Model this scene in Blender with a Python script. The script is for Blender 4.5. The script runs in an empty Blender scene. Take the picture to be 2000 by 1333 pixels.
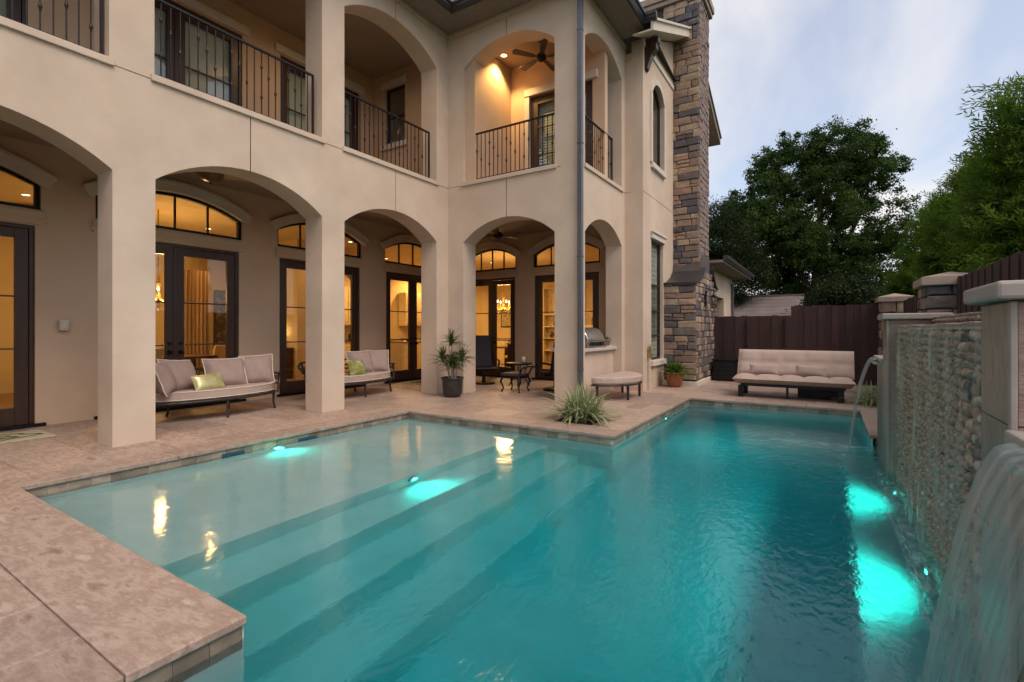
import bpy, math, random
import numpy as np
from mathutils import Vector, Matrix
random.seed(7); rng = np.random.default_rng(11)
S = bpy.context.scene; COL = S.collection
R = math.radians

# ------------------------------------------------------------------ camera
cd = bpy.data.cameras.new("camera"); cam = bpy.data.objects.new("camera", cd); COL.objects.link(cam)
cam.location = (0, 0, 1.33); cam.rotation_euler = (R(90), 0, R(32.6))
cd.sensor_width = 36; cd.lens = 965/2000*36; cd.shift_y = -0.01175; cd.clip_end = 3000; cd.clip_start = 0.05
S.camera = cam

# ------------------------------------------------------------------ sky, sun, exposure
SUN_EL, SUN_AZ = R(54), R(110)            # azimuth clockwise from +Y
W = bpy.data.worlds.new("World"); S.world = W; W.use_nodes = True
nt = W.node_tree; nt.nodes.clear()
def N(t, **k):
    n = nt.nodes.new(t)
    for a, b in k.items(): setattr(n, a, b)
    return n
wo = N('ShaderNodeOutputWorld'); bg = N('ShaderNodeBackground'); bg.inputs[1].default_value = 0.15
sky = N('ShaderNodeTexSky', sky_type='NISHITA', sun_disc=False, sun_elevation=SUN_EL, sun_rotation=SUN_AZ, air_density=1.0, dust_density=1.6, ozone_density=1.2)
tc = N('ShaderNodeTexCoord'); sx = N('ShaderNodeSeparateXYZ'); nt.links.new(tc.outputs['Generated'], sx.inputs[0])
ab = N('ShaderNodeMath', operation='ABSOLUTE'); nt.links.new(sx.outputs[2], ab.inputs[0])
ad = N('ShaderNodeMath', operation='ADD'); ad.inputs[1].default_value = 0.22; nt.links.new(ab.outputs[0], ad.inputs[0])
dv = N('ShaderNodeVectorMath', operation='DIVIDE'); nt.links.new(tc.outputs['Generated'], dv.inputs[0])
cb = N('ShaderNodeCombineXYZ')
for i in range(3): nt.links.new(ad.outputs[0], cb.inputs[i])
nt.links.new(cb.outputs[0], dv.inputs[1])
mp = N('ShaderNodeMapping'); mp.inputs['Rotation'].default_value = (0, 0, 0.6); mp.inputs['Scale'].default_value = (1.0, 0.42, 0.6); mp.inputs['Location'].default_value = (0.4, 4.2, 0)
nt.links.new(dv.outputs[0], mp.inputs[0])
nz = N('ShaderNodeTexNoise'); nz.inputs['Scale'].default_value = 1.9; nz.inputs['Detail'].default_value = 6; nz.inputs['Roughness'].default_value = 0.5; nz.inputs['Distortion'].default_value = 0.35
nt.links.new(mp.outputs[0], nz.inputs[0])
rp = N('ShaderNodeValToRGB'); rp.color_ramp.elements[0].position = 0.40; rp.color_ramp.elements[0].color = (0.34, 0.34, 0.34, 1); rp.color_ramp.elements[1].position = 0.68; rp.color_ramp.elements[1].color = (0.95, 0.95, 0.95, 1)
nt.links.new(nz.outputs[0], rp.inputs[0])
mx = N('ShaderNodeMix', data_type='RGBA'); nt.links.new(rp.outputs[0], mx.inputs[0]); nt.links.new(sky.outputs[0], mx.inputs[6]); mx.inputs[7].default_value = (5.0, 4.78, 4.68, 1)
nt.links.new(mx.outputs[2], bg.inputs[0]); nt.links.new(bg.outputs[0], wo.inputs[0])
sd = bpy.data.lights.new("sun", 'SUN'); sd.energy = 1.5; sd.angle = R(36); sd.color = (1, 0.86, 0.72)
sun = bpy.data.objects.new("sun", sd); COL.objects.link(sun)
dvec = Vector((math.sin(SUN_AZ)*math.cos(SUN_EL), math.cos(SUN_AZ)*math.cos(SUN_EL), math.sin(SUN_EL)))
sun.rotation_euler = dvec.to_track_quat('Z', 'Y').to_euler()
vs = S.view_settings; vs.view_transform = 'Standard'; vs.look = 'None'; vs.exposure = 0.45; vs.gamma = 1; vs.use_curve_mapping = False
cy = S.cycles; cy.use_denoising = True; cy.max_bounces = 10; cy.diffuse_bounces = 4; cy.glossy_bounces = 4; cy.transmission_bounces = 8; cy.transparent_max_bounces = 24; cy.sample_clamp_indirect = 6; cy.use_adaptive_sampling = True
cy.caustics_refractive = True; cy.caustics_reflective = False

# ------------------------------------------------------------------ materials
MATS = {}
def mat(name):
    m = bpy.data.materials.new(name); m.use_nodes = True; m.node_tree.nodes.clear(); MATS[name] = m
    return m, m.node_tree
def lnk(t, a, b): t.links.new(a, b)
def stone_like(name, cols, rough=0.7, scale=3.0, stretch=(1, 1, 1), bump=0.15, bscale=40, rand=0.0, randramp=None, detail=6, metal=0.0, spec=0.5, fine=0.0, coords='pos', sheen=0):
    """principled material: colour from noise over world position, optional per-object random tone, bump."""
    m, t = mat(name)
    out = t.nodes.new('ShaderNodeOutputMaterial'); p = t.nodes.new('ShaderNodeBsdfPrincipled'); lnk(t, p.outputs[0], out.inputs[0])
    g = t.nodes.new('ShaderNodeNewGeometry'); mp = t.nodes.new('ShaderNodeMapping'); mp.inputs['Scale'].default_value = stretch
    lnk(t, g.outputs['Position'], mp.inputs[0])
    n = t.nodes.new('ShaderNodeTexNoise'); n.inputs['Scale'].default_value = scale; n.inputs['Detail'].default_value = detail; n.inputs['Roughness'].default_value = 0.6
    lnk(t, mp.outputs[0], n.inputs[0])
    r = t.nodes.new('ShaderNodeValToRGB'); els = r.color_ramp.elements
    k = len(cols)
    while len(els) < k: els.new(0.5)
    for i, c in enumerate(cols):
        els[i].position = 0.3+0.4*i/max(1, k-1); els[i].color = (*c, 1)
    lnk(t, n.outputs[0], r.inputs[0]); col = r.outputs[0]
    if rand or randramp:
        oi = t.nodes.new('ShaderNodeObjectInfo')
        if randramp:
            rr = t.nodes.new('ShaderNodeValToRGB'); rr.color_ramp.interpolation = 'CONSTANT'
            while len(rr.color_ramp.elements) < len(randramp): rr.color_ramp.elements.new(0.5)
            for i, c in enumerate(randramp):
                rr.color_ramp.elements[i].position = i/len(randramp); rr.color_ramp.elements[i].color = (*c, 1)
            lnk(t, oi.outputs['Random'], rr.inputs[0])
            x = t.nodes.new('ShaderNodeMix'); x.data_type = 'RGBA'; x.blend_type = 'MULTIPLY'; x.inputs[0].default_value = 1
            lnk(t, col, x.inputs[6]); lnk(t, rr.outputs[0], x.inputs[7]); col = x.outputs[2]
        if rand:
            mr = t.nodes.new('ShaderNodeMapRange'); mr.inputs[3].default_value = 1-rand; mr.inputs[4].default_value = 1+rand
            lnk(t, oi.outputs['Random'], mr.inputs[0])
            hs = t.nodes.new('ShaderNodeHueSaturation'); lnk(t, mr.outputs[0], hs.inputs['Value']); lnk(t, col, hs.inputs['Color']); col = hs.outputs[0]
    if fine:
        n3 = t.nodes.new('ShaderNodeTexNoise'); n3.inputs['Scale'].default_value = 1.3; n3.inputs['Detail'].default_value = 3
        lnk(t, g.outputs['Position'], n3.inputs[0])
        mr = t.nodes.new('ShaderNodeMapRange'); mr.inputs[1].default_value = 0.3; mr.inputs[2].default_value = 0.7; mr.inputs[3].default_value = 1-fine; mr.inputs[4].default_value = 1+fine
        lnk(t, n3.outputs[0], mr.inputs[0])
        hs = t.nodes.new('ShaderNodeHueSaturation'); lnk(t, mr.outputs[0], hs.inputs['Value']); lnk(t, col, hs.inputs['Color']); col = hs.outputs[0]
    lnk(t, col, p.inputs['Base Color'])
    p.inputs['Roughness'].default_value = rough; p.inputs['Metallic'].default_value = metal; p.inputs['Specular IOR Level'].default_value = spec
    if bump:
        n2 = t.nodes.new('ShaderNodeTexNoise'); n2.inputs['Scale'].default_value = bscale; n2.inputs['Detail'].default_value = 4
        lnk(t, mp.outputs[0] if coords == 'map' else g.outputs['Position'], n2.inputs[0])
        b = t.nodes.new('ShaderNodeBump'); b.inputs['Strength'].default_value = bump; b.inputs['Distance'].default_value = 0.02
        lnk(t, n2.outputs[0], b.inputs['Height']); lnk(t, b.outputs[0], p.inputs['Normal'])
    return m
def plain(name, c, rough=0.5, metal=0.0, spec=0.5, var=0.12, scale=8):
    lo = tuple(x*(1-var) for x in c); hi = tuple(min(1, x*(1+var)) for x in c)
    return stone_like(name, [lo, hi], rough=rough, metal=metal, spec=spec, scale=scale, bump=0.04, bscale=60)
def emit(name, c, s):
    m, t = mat(name); o = t.nodes.new('ShaderNodeOutputMaterial'); e = t.nodes.new('ShaderNodeEmission')
    e.inputs[0].default_value = (*c, 1); e.inputs[1].default_value = s; lnk(t, e.outputs[0], o.inputs[0]); return m
def glass_mat(name, tint, boost=1.6, ior=1.5, rough=0.0):
    m, t = mat(name); o = t.nodes.new('ShaderNodeOutputMaterial'); mix = t.nodes.new('ShaderNodeMixShader')
    tr = t.nodes.new('ShaderNodeBsdfTransparent'); tr.inputs[0].default_value = (*tint, 1)
    gl = t.nodes.new('ShaderNodeBsdfGlossy'); gl.inputs['Roughness'].default_value = rough
    lw = t.nodes.new('ShaderNodeLayerWeight'); pw = t.nodes.new('ShaderNodeMath'); pw.operation = 'POWER'; pw.inputs[1].default_value = 5
    lnk(t, lw.outputs['Facing'], pw.inputs[0])          # Schlick: 0.04 + 0.96 (1-cos)^5, scaled
    mu = t.nodes.new('ShaderNodeMath'); mu.operation = 'MULTIPLY_ADD'; mu.inputs[1].default_value = .5*boost; mu.inputs[2].default_value = .035*boost; mu.use_clamp = True
    lnk(t, pw.outputs[0], mu.inputs[0]); lnk(t, mu.outputs[0], mix.inputs[0]); lnk(t, tr.outputs[0], mix.inputs[1]); lnk(t, gl.outputs[0], mix.inputs[2]); lnk(t, mix.outputs[0], o.inputs[0])
    return m
def leaf_mat(name, c1, c2, trans=0.35, scale=2.5, stripe=None):
    m, t = mat(name); o = t.nodes.new('ShaderNodeOutputMaterial')
    g = t.nodes.new('ShaderNodeNewGeometry'); n = t.nodes.new('ShaderNodeTexNoise'); n.inputs['Scale'].default_value = scale; n.inputs['Detail'].default_value = 4
    lnk(t, g.outputs['Position'], n.inputs[0])
    r = t.nodes.new('ShaderNodeValToRGB'); r.color_ramp.elements[0].position = 0.32; r.color_ramp.elements[1].position = 0.68
    r.color_ramp.elements[0].color = (*c1, 1); r.color_ramp.elements[1].color = (*c2, 1); lnk(t, n.outputs[0], r.inputs[0])
    d = t.nodes.new('ShaderNodeBsdfPrincipled'); d.inputs['Roughness'].default_value = 0.65; d.inputs['Specular IOR Level'].default_value = 0.12
    tl = t.nodes.new('ShaderNodeBsdfTranslucent'); ms = t.nodes.new('ShaderNodeMixShader'); ms.inputs[0].default_value = trans
    col = r.outputs[0]
    if stripe:
        at = t.nodes.new('ShaderNodeAttribute'); at.attribute_name = 'edge'
        x = t.nodes.new('ShaderNodeMix'); x.data_type = 'RGBA'; lnk(t, at.outputs['Fac'], x.inputs[0]); lnk(t, col, x.inputs[6]); x.inputs[7].default_value = (*stripe, 1); col = x.outputs[2]
    lnk(t, col, d.inputs['Base Color']); lnk(t, col, tl.inputs[0])
    lnk(t, d.outputs[0], ms.inputs[1]); lnk(t, tl.outputs[0], ms.inputs[2]); lnk(t, ms.outputs[0], o.inputs[0])
    return m

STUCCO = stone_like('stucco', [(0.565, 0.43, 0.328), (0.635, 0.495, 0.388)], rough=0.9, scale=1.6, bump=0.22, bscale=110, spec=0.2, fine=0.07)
STUCCO_WARM = stone_like('stucco_warm_light', [(0.56, 0.385, 0.26), (0.61, 0.435, 0.305)], rough=0.9, scale=1.5, bump=0.2, bscale=90, spec=0.2)  # same stucco, its colour warmed to carry the orange indoor light
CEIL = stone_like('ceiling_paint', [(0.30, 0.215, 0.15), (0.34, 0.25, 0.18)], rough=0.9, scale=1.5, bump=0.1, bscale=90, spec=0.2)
TRIM = stone_like('cast_trim', [(0.58, 0.50, 0.41), (0.66, 0.57, 0.48)], rough=0.8, scale=5, bump=0.12, bscale=70, spec=0.25)
TRAV = stone_like('travertine', [(0.235, 0.148, 0.112), (0.43, 0.315, 0.255), (0.32, 0.22, 0.172), (0.50, 0.39, 0.325)], rough=0.5, scale=5.0, stretch=(0.8, 1.9, 1), bump=0.4, bscale=28, rand=0.14, coords='map', spec=0.35, detail=12)
GROUT = plain('grout', (0.20, 0.15, 0.12), 0.9)
BAND = stone_like('band_tile', [(0.20, 0.15, 0.11), (0.36, 0.28, 0.21)], rough=0.35, scale=9, bump=0.2, bscale=35, rand=0.35)
DOORW = stone_like('door_wood', [(0.038, 0.017, 0.011), (0.062, 0.028, 0.018)], rough=0.38, scale=4, stretch=(4, 4, 0.5), bump=0.06, bscale=50, coords='map')
BLACK = plain('black_metal', (0.014, 0.013, 0.014), 0.45, 0.6)
IRON = plain('wrought_iron', (0.02, 0.017, 0.018), 0.5, 0.5)
BRONZE = plain('bronze_frame', (0.05, 0.04, 0.034), 0.45, 0.5)
GUTTER = plain('gutter_metal', (0.055, 0.05, 0.05), 0.42, 0.4)
SPOUTG = plain('downspout_metal', (0.13, 0.13, 0.14), 0.35, 0.5)
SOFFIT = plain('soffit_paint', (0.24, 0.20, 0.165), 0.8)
ROOFM = stone_like('roof_shingle', [(0.06, 0.05, 0.045), (0.11, 0.09, 0.08)], rough=0.9, scale=14, bump=0.4, bscale=30)
STONES = stone_like('ledge_stone', [(0.62, 0.60, 0.58), (1.05, 1.0, 0.96)], rough=0.85, scale=7, bump=0.55, bscale=22, fine=0.1,
    randramp=[(0.40, 0.285, 0.20), (0.15, 0.125, 0.125), (0.44, 0.325, 0.235), (0.125, 0.115, 0.13), (0.35, 0.23, 0.165), (0.30, 0.205, 0.165), (0.20, 0.16, 0.145), (0.45, 0.35, 0.26), (0.115, 0.10, 0.105), (0.33, 0.235, 0.19)])
STONEW = stone_like('ledge_stone_mixed', [(0.11, 0.09, 0.09), (0.30, 0.20, 0.155), (0.16, 0.13, 0.13), (0.38, 0.28, 0.2)], rough=0.85, scale=5, bump=0.55, bscale=22)
MORTAR = plain('mortar', (0.085, 0.07, 0.06), 0.95)
CAPST = plain('cap_stone', (0.33, 0.25, 0.195), 0.85)
FENCEW = stone_like('fence_stain', [(0.030, 0.0115, 0.0095), (0.052, 0.021, 0.017)], rough=0.75, scale=5, stretch=(6, 6, 0.6), bump=0.2, bscale=40, rand=0.25, coords='map')
SHEDW = stone_like('shed_siding', [(0.13, 0.10, 0.092), (0.19, 0.15, 0.14)], rough=0.9, scale=2.5, bump=0.2)
FABRIC = stone_like('beige_fabric', [(0.43, 0.32, 0.27), (0.49, 0.375, 0.32)], rough=0.95, scale=5, bump=0.25, bscale=180, spec=0.15)
FABRIC2 = stone_like('pillow_fabric', [(0.33, 0.235, 0.205), (0.39, 0.285, 0.25)], rough=0.95, scale=6, bump=0.3, bscale=120, spec=0.15)
PIPING = plain('cream_piping', (0.66, 0.58, 0.48), 0.9)
GOLD = stone_like('gold_satin', [(0.42, 0.36, 0.14), (0.62, 0.56, 0.30)], rough=0.28, scale=9, bump=0.2, bscale=14, metal=0.35)
GREENF = stone_like('green_print', [(0.17, 0.17, 0.03), (0.24, 0.24, 0.06), (0.55, 0.55, 0.38)], rough=0.8, scale=7, bump=0.1)
SLING = plain('dark_sling', (0.048, 0.036, 0.036), 0.7)
BLACKPOT = stone_like('black_glazed_pot', [(0.014, 0.013, 0.012), (0.05, 0.044, 0.04)], rough=0.4, scale=14, bump=0.35, bscale=18)
TERRA = stone_like('terracotta', [(0.26, 0.085, 0.03), (0.33, 0.12, 0.045)], rough=0.75, scale=6, bump=0.1)
CLAY = plain('clay_pot', (0.36, 0.26, 0.2), 0.8)
SOIL = stone_like('dark_soil', [(0.012, 0.009, 0.007), (0.035, 0.025, 0.018)], rough=1, scale=30, bump=1, bscale=40)
STEEL = plain('brushed_steel', (0.42, 0.40, 0.39), 0.28, 0.9)
COUNTERT = stone_like('counter_stone', [(0.46, 0.40, 0.35), (0.60, 0.53, 0.48)], rough=0.35, scale=12, bump=0.05)
PLASTER = stone_like('pool_plaster', [(0.54, 0.58, 0.55), (0.62, 0.66, 0.63)], rough=0.85, scale=3, bump=0.1, bscale=40)
PEBBLE = stone_like('river_pebble', [(0.62, 0.58, 0.52), (1.10, 1.02, 0.92)], rough=0.22, scale=18, bump=0.1,
    randramp=[(0.36, 0.285, 0.215), (0.20, 0.155, 0.115), (0.45, 0.37, 0.29), (0.10, 0.09, 0.075), (0.29, 0.21, 0.15), (0.15, 0.125, 0.10), (0.52, 0.44, 0.36), (0.27, 0.17, 0.115), (0.055, 0.06, 0.058), (0.33, 0.285, 0.235)])
PEBBLES = stone_like('river_pebble_mixed', [(0.06, 0.05, 0.042), (0.38, 0.28, 0.20), (0.18, 0.13, 0.095), (0.50, 0.40, 0.30)], rough=0.22, scale=16, bump=0.1, detail=2)
MOSAIC = stone_like('pillar_travertine', [(0.13, 0.105, 0.085), (0.26, 0.22, 0.185), (0.18, 0.15, 0.125), (0.31, 0.265, 0.225)], rough=0.4, scale=9, stretch=(1, 2.0, 0.7), bump=0.3, bscale=30, rand=0.12, coords='map')
REDSTONE = stone_like('pillar_red_travertine', [(0.22, 0.135, 0.105), (0.33, 0.22, 0.175)], rough=0.55, scale=5, stretch=(1, 1, 5), bump=0.3, bscale=30, coords='map')
CAPLT = plain('pale_coping', (0.33, 0.28, 0.25), 0.6)
BARK = stone_like('bark', [(0.03, 0.022, 0.016), (0.07, 0.05, 0.036)], rough=0.95, scale=8, stretch=(3, 3, 0.6), bump=0.8, bscale=20)
GLASS = glass_mat('window_glass', (0.97, 0.96, 0.93), 1.3)
GLASSD = glass_mat('dark_window_glass', (0.9, 0.92, 0.9), 1.7)
WALLIN = stone_like('interior_paint', [(0.52, 0.40, 0.22), (0.60, 0.47, 0.27)], rough=0.85, scale=1.5, bump=0.05)
WOODFL = stone_like('interior_floor', [(0.20, 0.11, 0.055), (0.28, 0.16, 0.08)], rough=0.35, scale=4, stretch=(1, 8, 1), bump=0.05, coords='map')
CABIN = plain('cabinet_cream', (0.62, 0.50, 0.30), 0.5)
GRANITE = stone_like('granite', [(0.10, 0.07, 0.05), (0.32, 0.24, 0.17)], rough=0.25, scale=40, bump=0)
CURTAIN = stone_like('curtain', [(0.12, 0.06, 0.03), (0.42, 0.27, 0.13)], rough=0.9, scale=11, stretch=(1, 1, 0.02), bump=0, coords='map')
SHEER = plain('sheer_drape', (0.70, 0.62, 0.48), 0.9)
ART = stone_like('painting', [(0.02, 0.016, 0.012), (0.06, 0.045, 0.03), (0.32, 0.22, 0.12)], rough=0.5, scale=6, bump=0)
GOLDM = plain('gilt', (0.45, 0.28, 0.08), 0.3, 0.8)
BLIND = stone_like('blind_slats', [(0.62, 0.63, 0.58), (0.70, 0.71, 0.66)], rough=0.7, scale=2, bump=0)
LAMP = emit('lamp_warm', (1.0, 0.72, 0.36), 9.0)
LAMPB = emit('bulb_warm', (1.0, 0.78, 0.45), 7.0)
POOLLAMP = emit('pool_lamp', (0.10, 1.0, 0.85), 8.0)
WOODDK = plain('dark_walnut', (0.06, 0.03, 0.017), 0.45)
LINEN = plain('linen_chair', (0.62, 0.45, 0.20), 0.8)
MAT_M = stone_like('mat_weave', [(0.42, 0.36, 0.25), (0.50, 0.44, 0.32)], rough=0.95, scale=9, bump=0.3, bscale=150)
MATGRN = plain('mat_green_print', (0.10, 0.14, 0.025), 0.95)
GRASSM = stone_like('lawn', [(0.025, 0.045, 0.012), (0.05, 0.08, 0.022)], rough=1, scale=3, bump=0.6, bscale=60)
PLASTIC = plain('cream_plastic', (0.55, 0.46, 0.36), 0.5)
LEAF_OAK = leaf_mat('oak_leaf', (0.028, 0.052, 0.012), (0.075, 0.125, 0.028), 0.3, 0.9)
LEAF_DK = leaf_mat('dark_leaf', (0.012, 0.022, 0.008), (0.035, 0.05, 0.016), 0.25, 0.8)
LEAF_POD = leaf_mat('narrow_leaf', (0.05, 0.10, 0.01), (0.15, 0.25, 0.03), 0.5, 1.6)
LEAF_YUC = leaf_mat('yucca_leaf', (0.04, 0.07, 0.016), (0.09, 0.13, 0.035), 0.2, 8)
LEAF_SPI = leaf_mat('spider_leaf', (0.10, 0.16, 0.045), (0.17, 0.23, 0.08), 0.25, 8, stripe=(0.62, 0.62, 0.38))
LEAF_AGA = leaf_mat('agave_leaf', (0.05, 0.10, 0.01), (0.12, 0.20, 0.03), 0.25, 8)

# water of the pool: refracting surface, absorbing volume
m, t = mat('pool_water'); o = t.nodes.new('ShaderNodeOutputMaterial'); g = t.nodes.new('ShaderNodeBsdfGlass'); g.inputs['IOR'].default_value = 1.33; g.inputs['Roughness'].default_value = 0.09
geo = t.nodes.new('ShaderNodeNewGeometry')
def wnoise(scale, stretch):
    mpn = t.nodes.new('ShaderNodeMapping'); mpn.inputs['Scale'].default_value = stretch; mpn.inputs['Rotation'].default_value = (0, 0, 0.5); lnk(t, geo.outputs['Position'], mpn.inputs[0])
    nn = t.nodes.new('ShaderNodeTexNoise'); nn.inputs['Scale'].default_value = scale; nn.inputs['Detail'].default_value = 3; nn.inputs['Distortion'].default_value = 0.6; lnk(t, mpn.outputs[0], nn.inputs[0]); return nn
na = wnoise(1.6, (1, 1, 1)); nb = wnoise(17.0, (1, 0.6, 1))
sxp = t.nodes.new('ShaderNodeSeparateXYZ'); lnk(t, geo.outputs['Position'], sxp.inputs[0])
mr = t.nodes.new('ShaderNodeMapRange'); mr.inputs[1].default_value = -3.0; mr.inputs[2].default_value = 0.3; mr.inputs[3].default_value = 0.14; mr.inputs[4].default_value = 0.75; lnk(t, sxp.outputs[0], mr.inputs[0])
mm = t.nodes.new('ShaderNodeMath'); mm.operation = 'MULTIPLY'; lnk(t, nb.outputs[0], mm.inputs[0]); lnk(t, mr.outputs[0], mm.inputs[1])
ma = t.nodes.new('ShaderNodeMath'); ma.operation = 'ADD'; lnk(t, na.outputs[0], ma.inputs[0]); lnk(t, mm.outputs[0], ma.inputs[1])
bp = t.nodes.new('ShaderNodeBump'); bp.inputs['Strength'].default_value = 0.5; bp.inputs['Distance'].default_value = 0.016; lnk(t, ma.outputs[0], bp.inputs['Height']); lnk(t, bp.outputs[0], g.inputs['Normal'])
va = t.nodes.new('ShaderNodeVolumeAbsorption'); va.inputs[0].default_value = (0.04, 0.808, 0.865, 1); va.inputs[1].default_value = 0.98
lnk(t, g.outputs[0], o.inputs[0]); lnk(t, va.outputs[0], o.inputs[1]); WATER = m

def falling_water(name, base, amt, scale, stretch, colr=(0.75, 0.88, 0.86), lo=0.42, hi=0.75, axis=None):
    m, t = mat(name); o = t.nodes.new('ShaderNodeOutputMaterial')
    tr = t.nodes.new('ShaderNodeBsdfTransparent'); df = t.nodes.new('ShaderNodeBsdfDiffuse'); df.inputs[0].default_value = (*colr, 1)
    tl = t.nodes.new('ShaderNodeBsdfTranslucent'); tl.inputs[0].default_value = (*colr, 1)
    gl = t.nodes.new('ShaderNodeBsdfGlossy'); gl.inputs['Roughness'].default_value = 0.18
    a1 = t.nodes.new('ShaderNodeMixShader'); a1.inputs[0].default_value = 0.5; lnk(t, df.outputs[0], a1.inputs[1]); lnk(t, tl.outputs[0], a1.inputs[2])
    a2 = t.nodes.new('ShaderNodeMixShader'); a2.inputs[0].default_value = 0.3; lnk(t, a1.outputs[0], a2.inputs[1]); lnk(t, gl.outputs[0], a2.inputs[2])
    at = t.nodes.new('ShaderNodeAttribute'); at.attribute_name = 'flow'
    mp = t.nodes.new('ShaderNodeMapping'); mp.inputs['Scale'].default_value = stretch; lnk(t, at.outputs['Vector'], mp.inputs[0])
    n = t.nodes.new('ShaderNodeTexNoise'); n.inputs['Scale'].default_value = scale; n.inputs['Detail'].default_value = 5; lnk(t, mp.outputs[0], n.inputs[0])
    mr = t.nodes.new('ShaderNodeMapRange'); mr.inputs[1].default_value = lo; mr.inputs[2].default_value = hi; mr.inputs[3].default_value = base; mr.inputs[4].default_value = base+amt; lnk(t, n.outputs[0], mr.inputs[0])
    x = t.nodes.new('ShaderNodeMixShader'); lnk(t, mr.outputs[0], x.inputs[0]); lnk(t, tr.outputs[0], x.inputs[1]); lnk(t, a2.outputs[0], x.inputs[2]); lnk(t, x.outputs[0], o.inputs[0])
    return m
FILM = falling_water('water_film', 0.04, 0.9, 3.0, (2.0, 0.30, 1), colr=(0.85, 0.95, 0.93), lo=0.44, hi=0.95)
FOAM = falling_water('water_foam', 0.0, 0.8, 3.0, (1, 1, 1), colr=(0.85, 0.95, 0.93), lo=0.42, hi=0.8)
JET = falling_water('water_jet', 0.32, 0.42, 4.0, (3.4, 0.05, 1), colr=(0.60, 0.72, 0.70), lo=0.35, hi=0.72)

# ------------------------------------------------------------------ mesh helpers
class MB:
    def __init__(s): s.v = []; s.f = []
    def add(s, vs, fs):
        b = len(s.v); s.v += [tuple(x) for x in vs]; s.f += [tuple(b+i for i in f) for f in fs]; return s
    def box(s, x0, x1, y0, y1, z0, z1, T=None):
        vs = [(x, y, z) for z in (z0, z1) for y in (y0, y1) for x in (x0, x1)]
        if T: vs = [T(*q) for q in vs]
        return s.add(vs, [(0, 2, 3, 1), (4, 5, 7, 6), (0, 1, 5, 4), (2, 6, 7, 3), (0, 4, 6, 2), (1, 3, 7, 5)])
    def quad(s, *p): return s.add(p, [tuple(range(len(p)))])
    def prism(s, poly, f0, f1):
        n = len(poly); vs = [f0(*p) for p in poly]+[f1(*p) for p in poly]
        return s.add(vs, [tuple(range(n-1, -1, -1)), tuple(range(n, 2*n))]+[(i, (i+1) % n, n+(i+1) % n, n+i) for i in range(n)])
    def tube(s, pts, r, n=8, cap=True):
        pts = [Vector(p) for p in pts]; rs = r if isinstance(r, (list, tuple)) else [r]*len(pts); rings = []
        ref = None
        for i, p in enumerate(pts):
            d = (pts[min(i+1, len(pts)-1)]-pts[max(i-1, 0)]).normalized()
            if ref is None: ref = d.orthogonal().normalized()
            ref = (ref-d*ref.dot(d)).normalized(); q = d.cross(ref)
            rings.append([p+(ref*math.cos(2*math.pi*k/n)+q*math.sin(2*math.pi*k/n))*rs[i] for k in range(n)])
        vs = [q for rg in rings for q in rg]; fs = []
        for i in range(len(pts)-1):
            for k in range(n): fs.append((i*n+k, i*n+(k+1) % n, (i+1)*n+(k+1) % n, (i+1)*n+k))
        if cap: fs += [tuple(range(n-1, -1, -1)), tuple((len(pts)-1)*n+k for k in range(n))]
        return s.add(vs, fs)
    def bar(s, a, b, w, h=None):
        a, b = Vector(a), Vector(b); h = h or w; d = (b-a).normalized()
        up = Vector((0, 0, 1)) if abs(d.z) < 0.9 else Vector((1, 0, 0))
        q = d.cross(up).normalized()*w/2; u = q.cross(d).normalized()*h/2
        vs = [p+i*q+j*u for p in (a, b) for i, j in ((-1, -1), (1, -1), (1, 1), (-1, 1))]
        return s.add(vs, [(3, 2, 1, 0), (4, 5, 6, 7), (0, 1, 5, 4), (1, 2, 6, 5), (2, 3, 7, 6), (3, 0, 4, 7)])
    def lathe(s, prof, c=(0, 0, 0), n=24, T=None):
        vs = []; k = len(prof)
        for i in range(n):
            a = 2*math.pi*i/n
            for r, z in prof:
                q = (c[0]+r*math.cos(a), c[1]+r*math.sin(a), c[2]+z); vs.append(T(*q) if T else q)
        fs = [(i*k+j, ((i+1) % n)*k+j, ((i+1) % n)*k+j+1, i*k+j+1) for i in range(n) for j in range(k-1)]
        return s.add(vs, fs)
    def sphere(s, c, r, n=12, sz=1):
        return s.lathe([(max(1e-4, r*math.sin(math.pi*j/8)), -r*sz*math.cos(math.pi*j/8)) for j in range(9)], c, n)
    def build(s, name, m, parent=None, smooth=False, bevel=0, seg=2, **props):
        me = bpy.data.meshes.new(name); me.from_pydata(s.v, [], s.f); me.update()
        if smooth: me.polygons.foreach_set('use_smooth', [True]*len(me.polygons))
        if m: me.materials.append(m)
        return link(name, me, parent, bevel, seg, **props)
def link(name, me, parent=None, bevel=0, seg=2, **props):
    o = bpy.data.objects.new(name, me); COL.objects.link(o)
    if parent: adopt(o, parent)
    if bevel:
        b = o.modifiers.new('bevel', 'BEVEL'); b.width = bevel; b.segments = seg; b.limit_method = 'ANGLE'; b.angle_limit = R(35)
    for k, v in props.items(): o[k] = v
    return o
def wloc(o):
    v = Vector(o.location)
    if o.parent: v = o.parent['_m'] + v if False else v
    return v
def adopt(o, p):
    o.parent = p
    m = Matrix.Identity(4); q = p
    chain = []
    while q: chain.append(q); q = q.parent
    for q in reversed(chain): m = m @ q.matrix_parent_inverse @ q.matrix_basis
    o.matrix_parent_inverse = m.inverted()
def thing(name, label, cat, loc, group=None):
    o = bpy.data.objects.new(name, None); COL.objects.link(o); o.location = loc; o.empty_display_size = 0.1
    o['label'] = label; o['category'] = cat
    if group: o['group'] = group
    return o
def struct(name, loc=(0, 0, 0)):
    o = bpy.data.objects.new(name, None); COL.objects.link(o); o.location = loc; o['kind'] = 'structure'; return o
def tag(o, label, cat, group=None):
    o['label'] = label; o['category'] = cat
    if group: o['group'] = group
    return o
def FA(X):            # wall facing +X: u = Y, n = outward
    return lambda u, n, z: (X+n, u, z)
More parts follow.
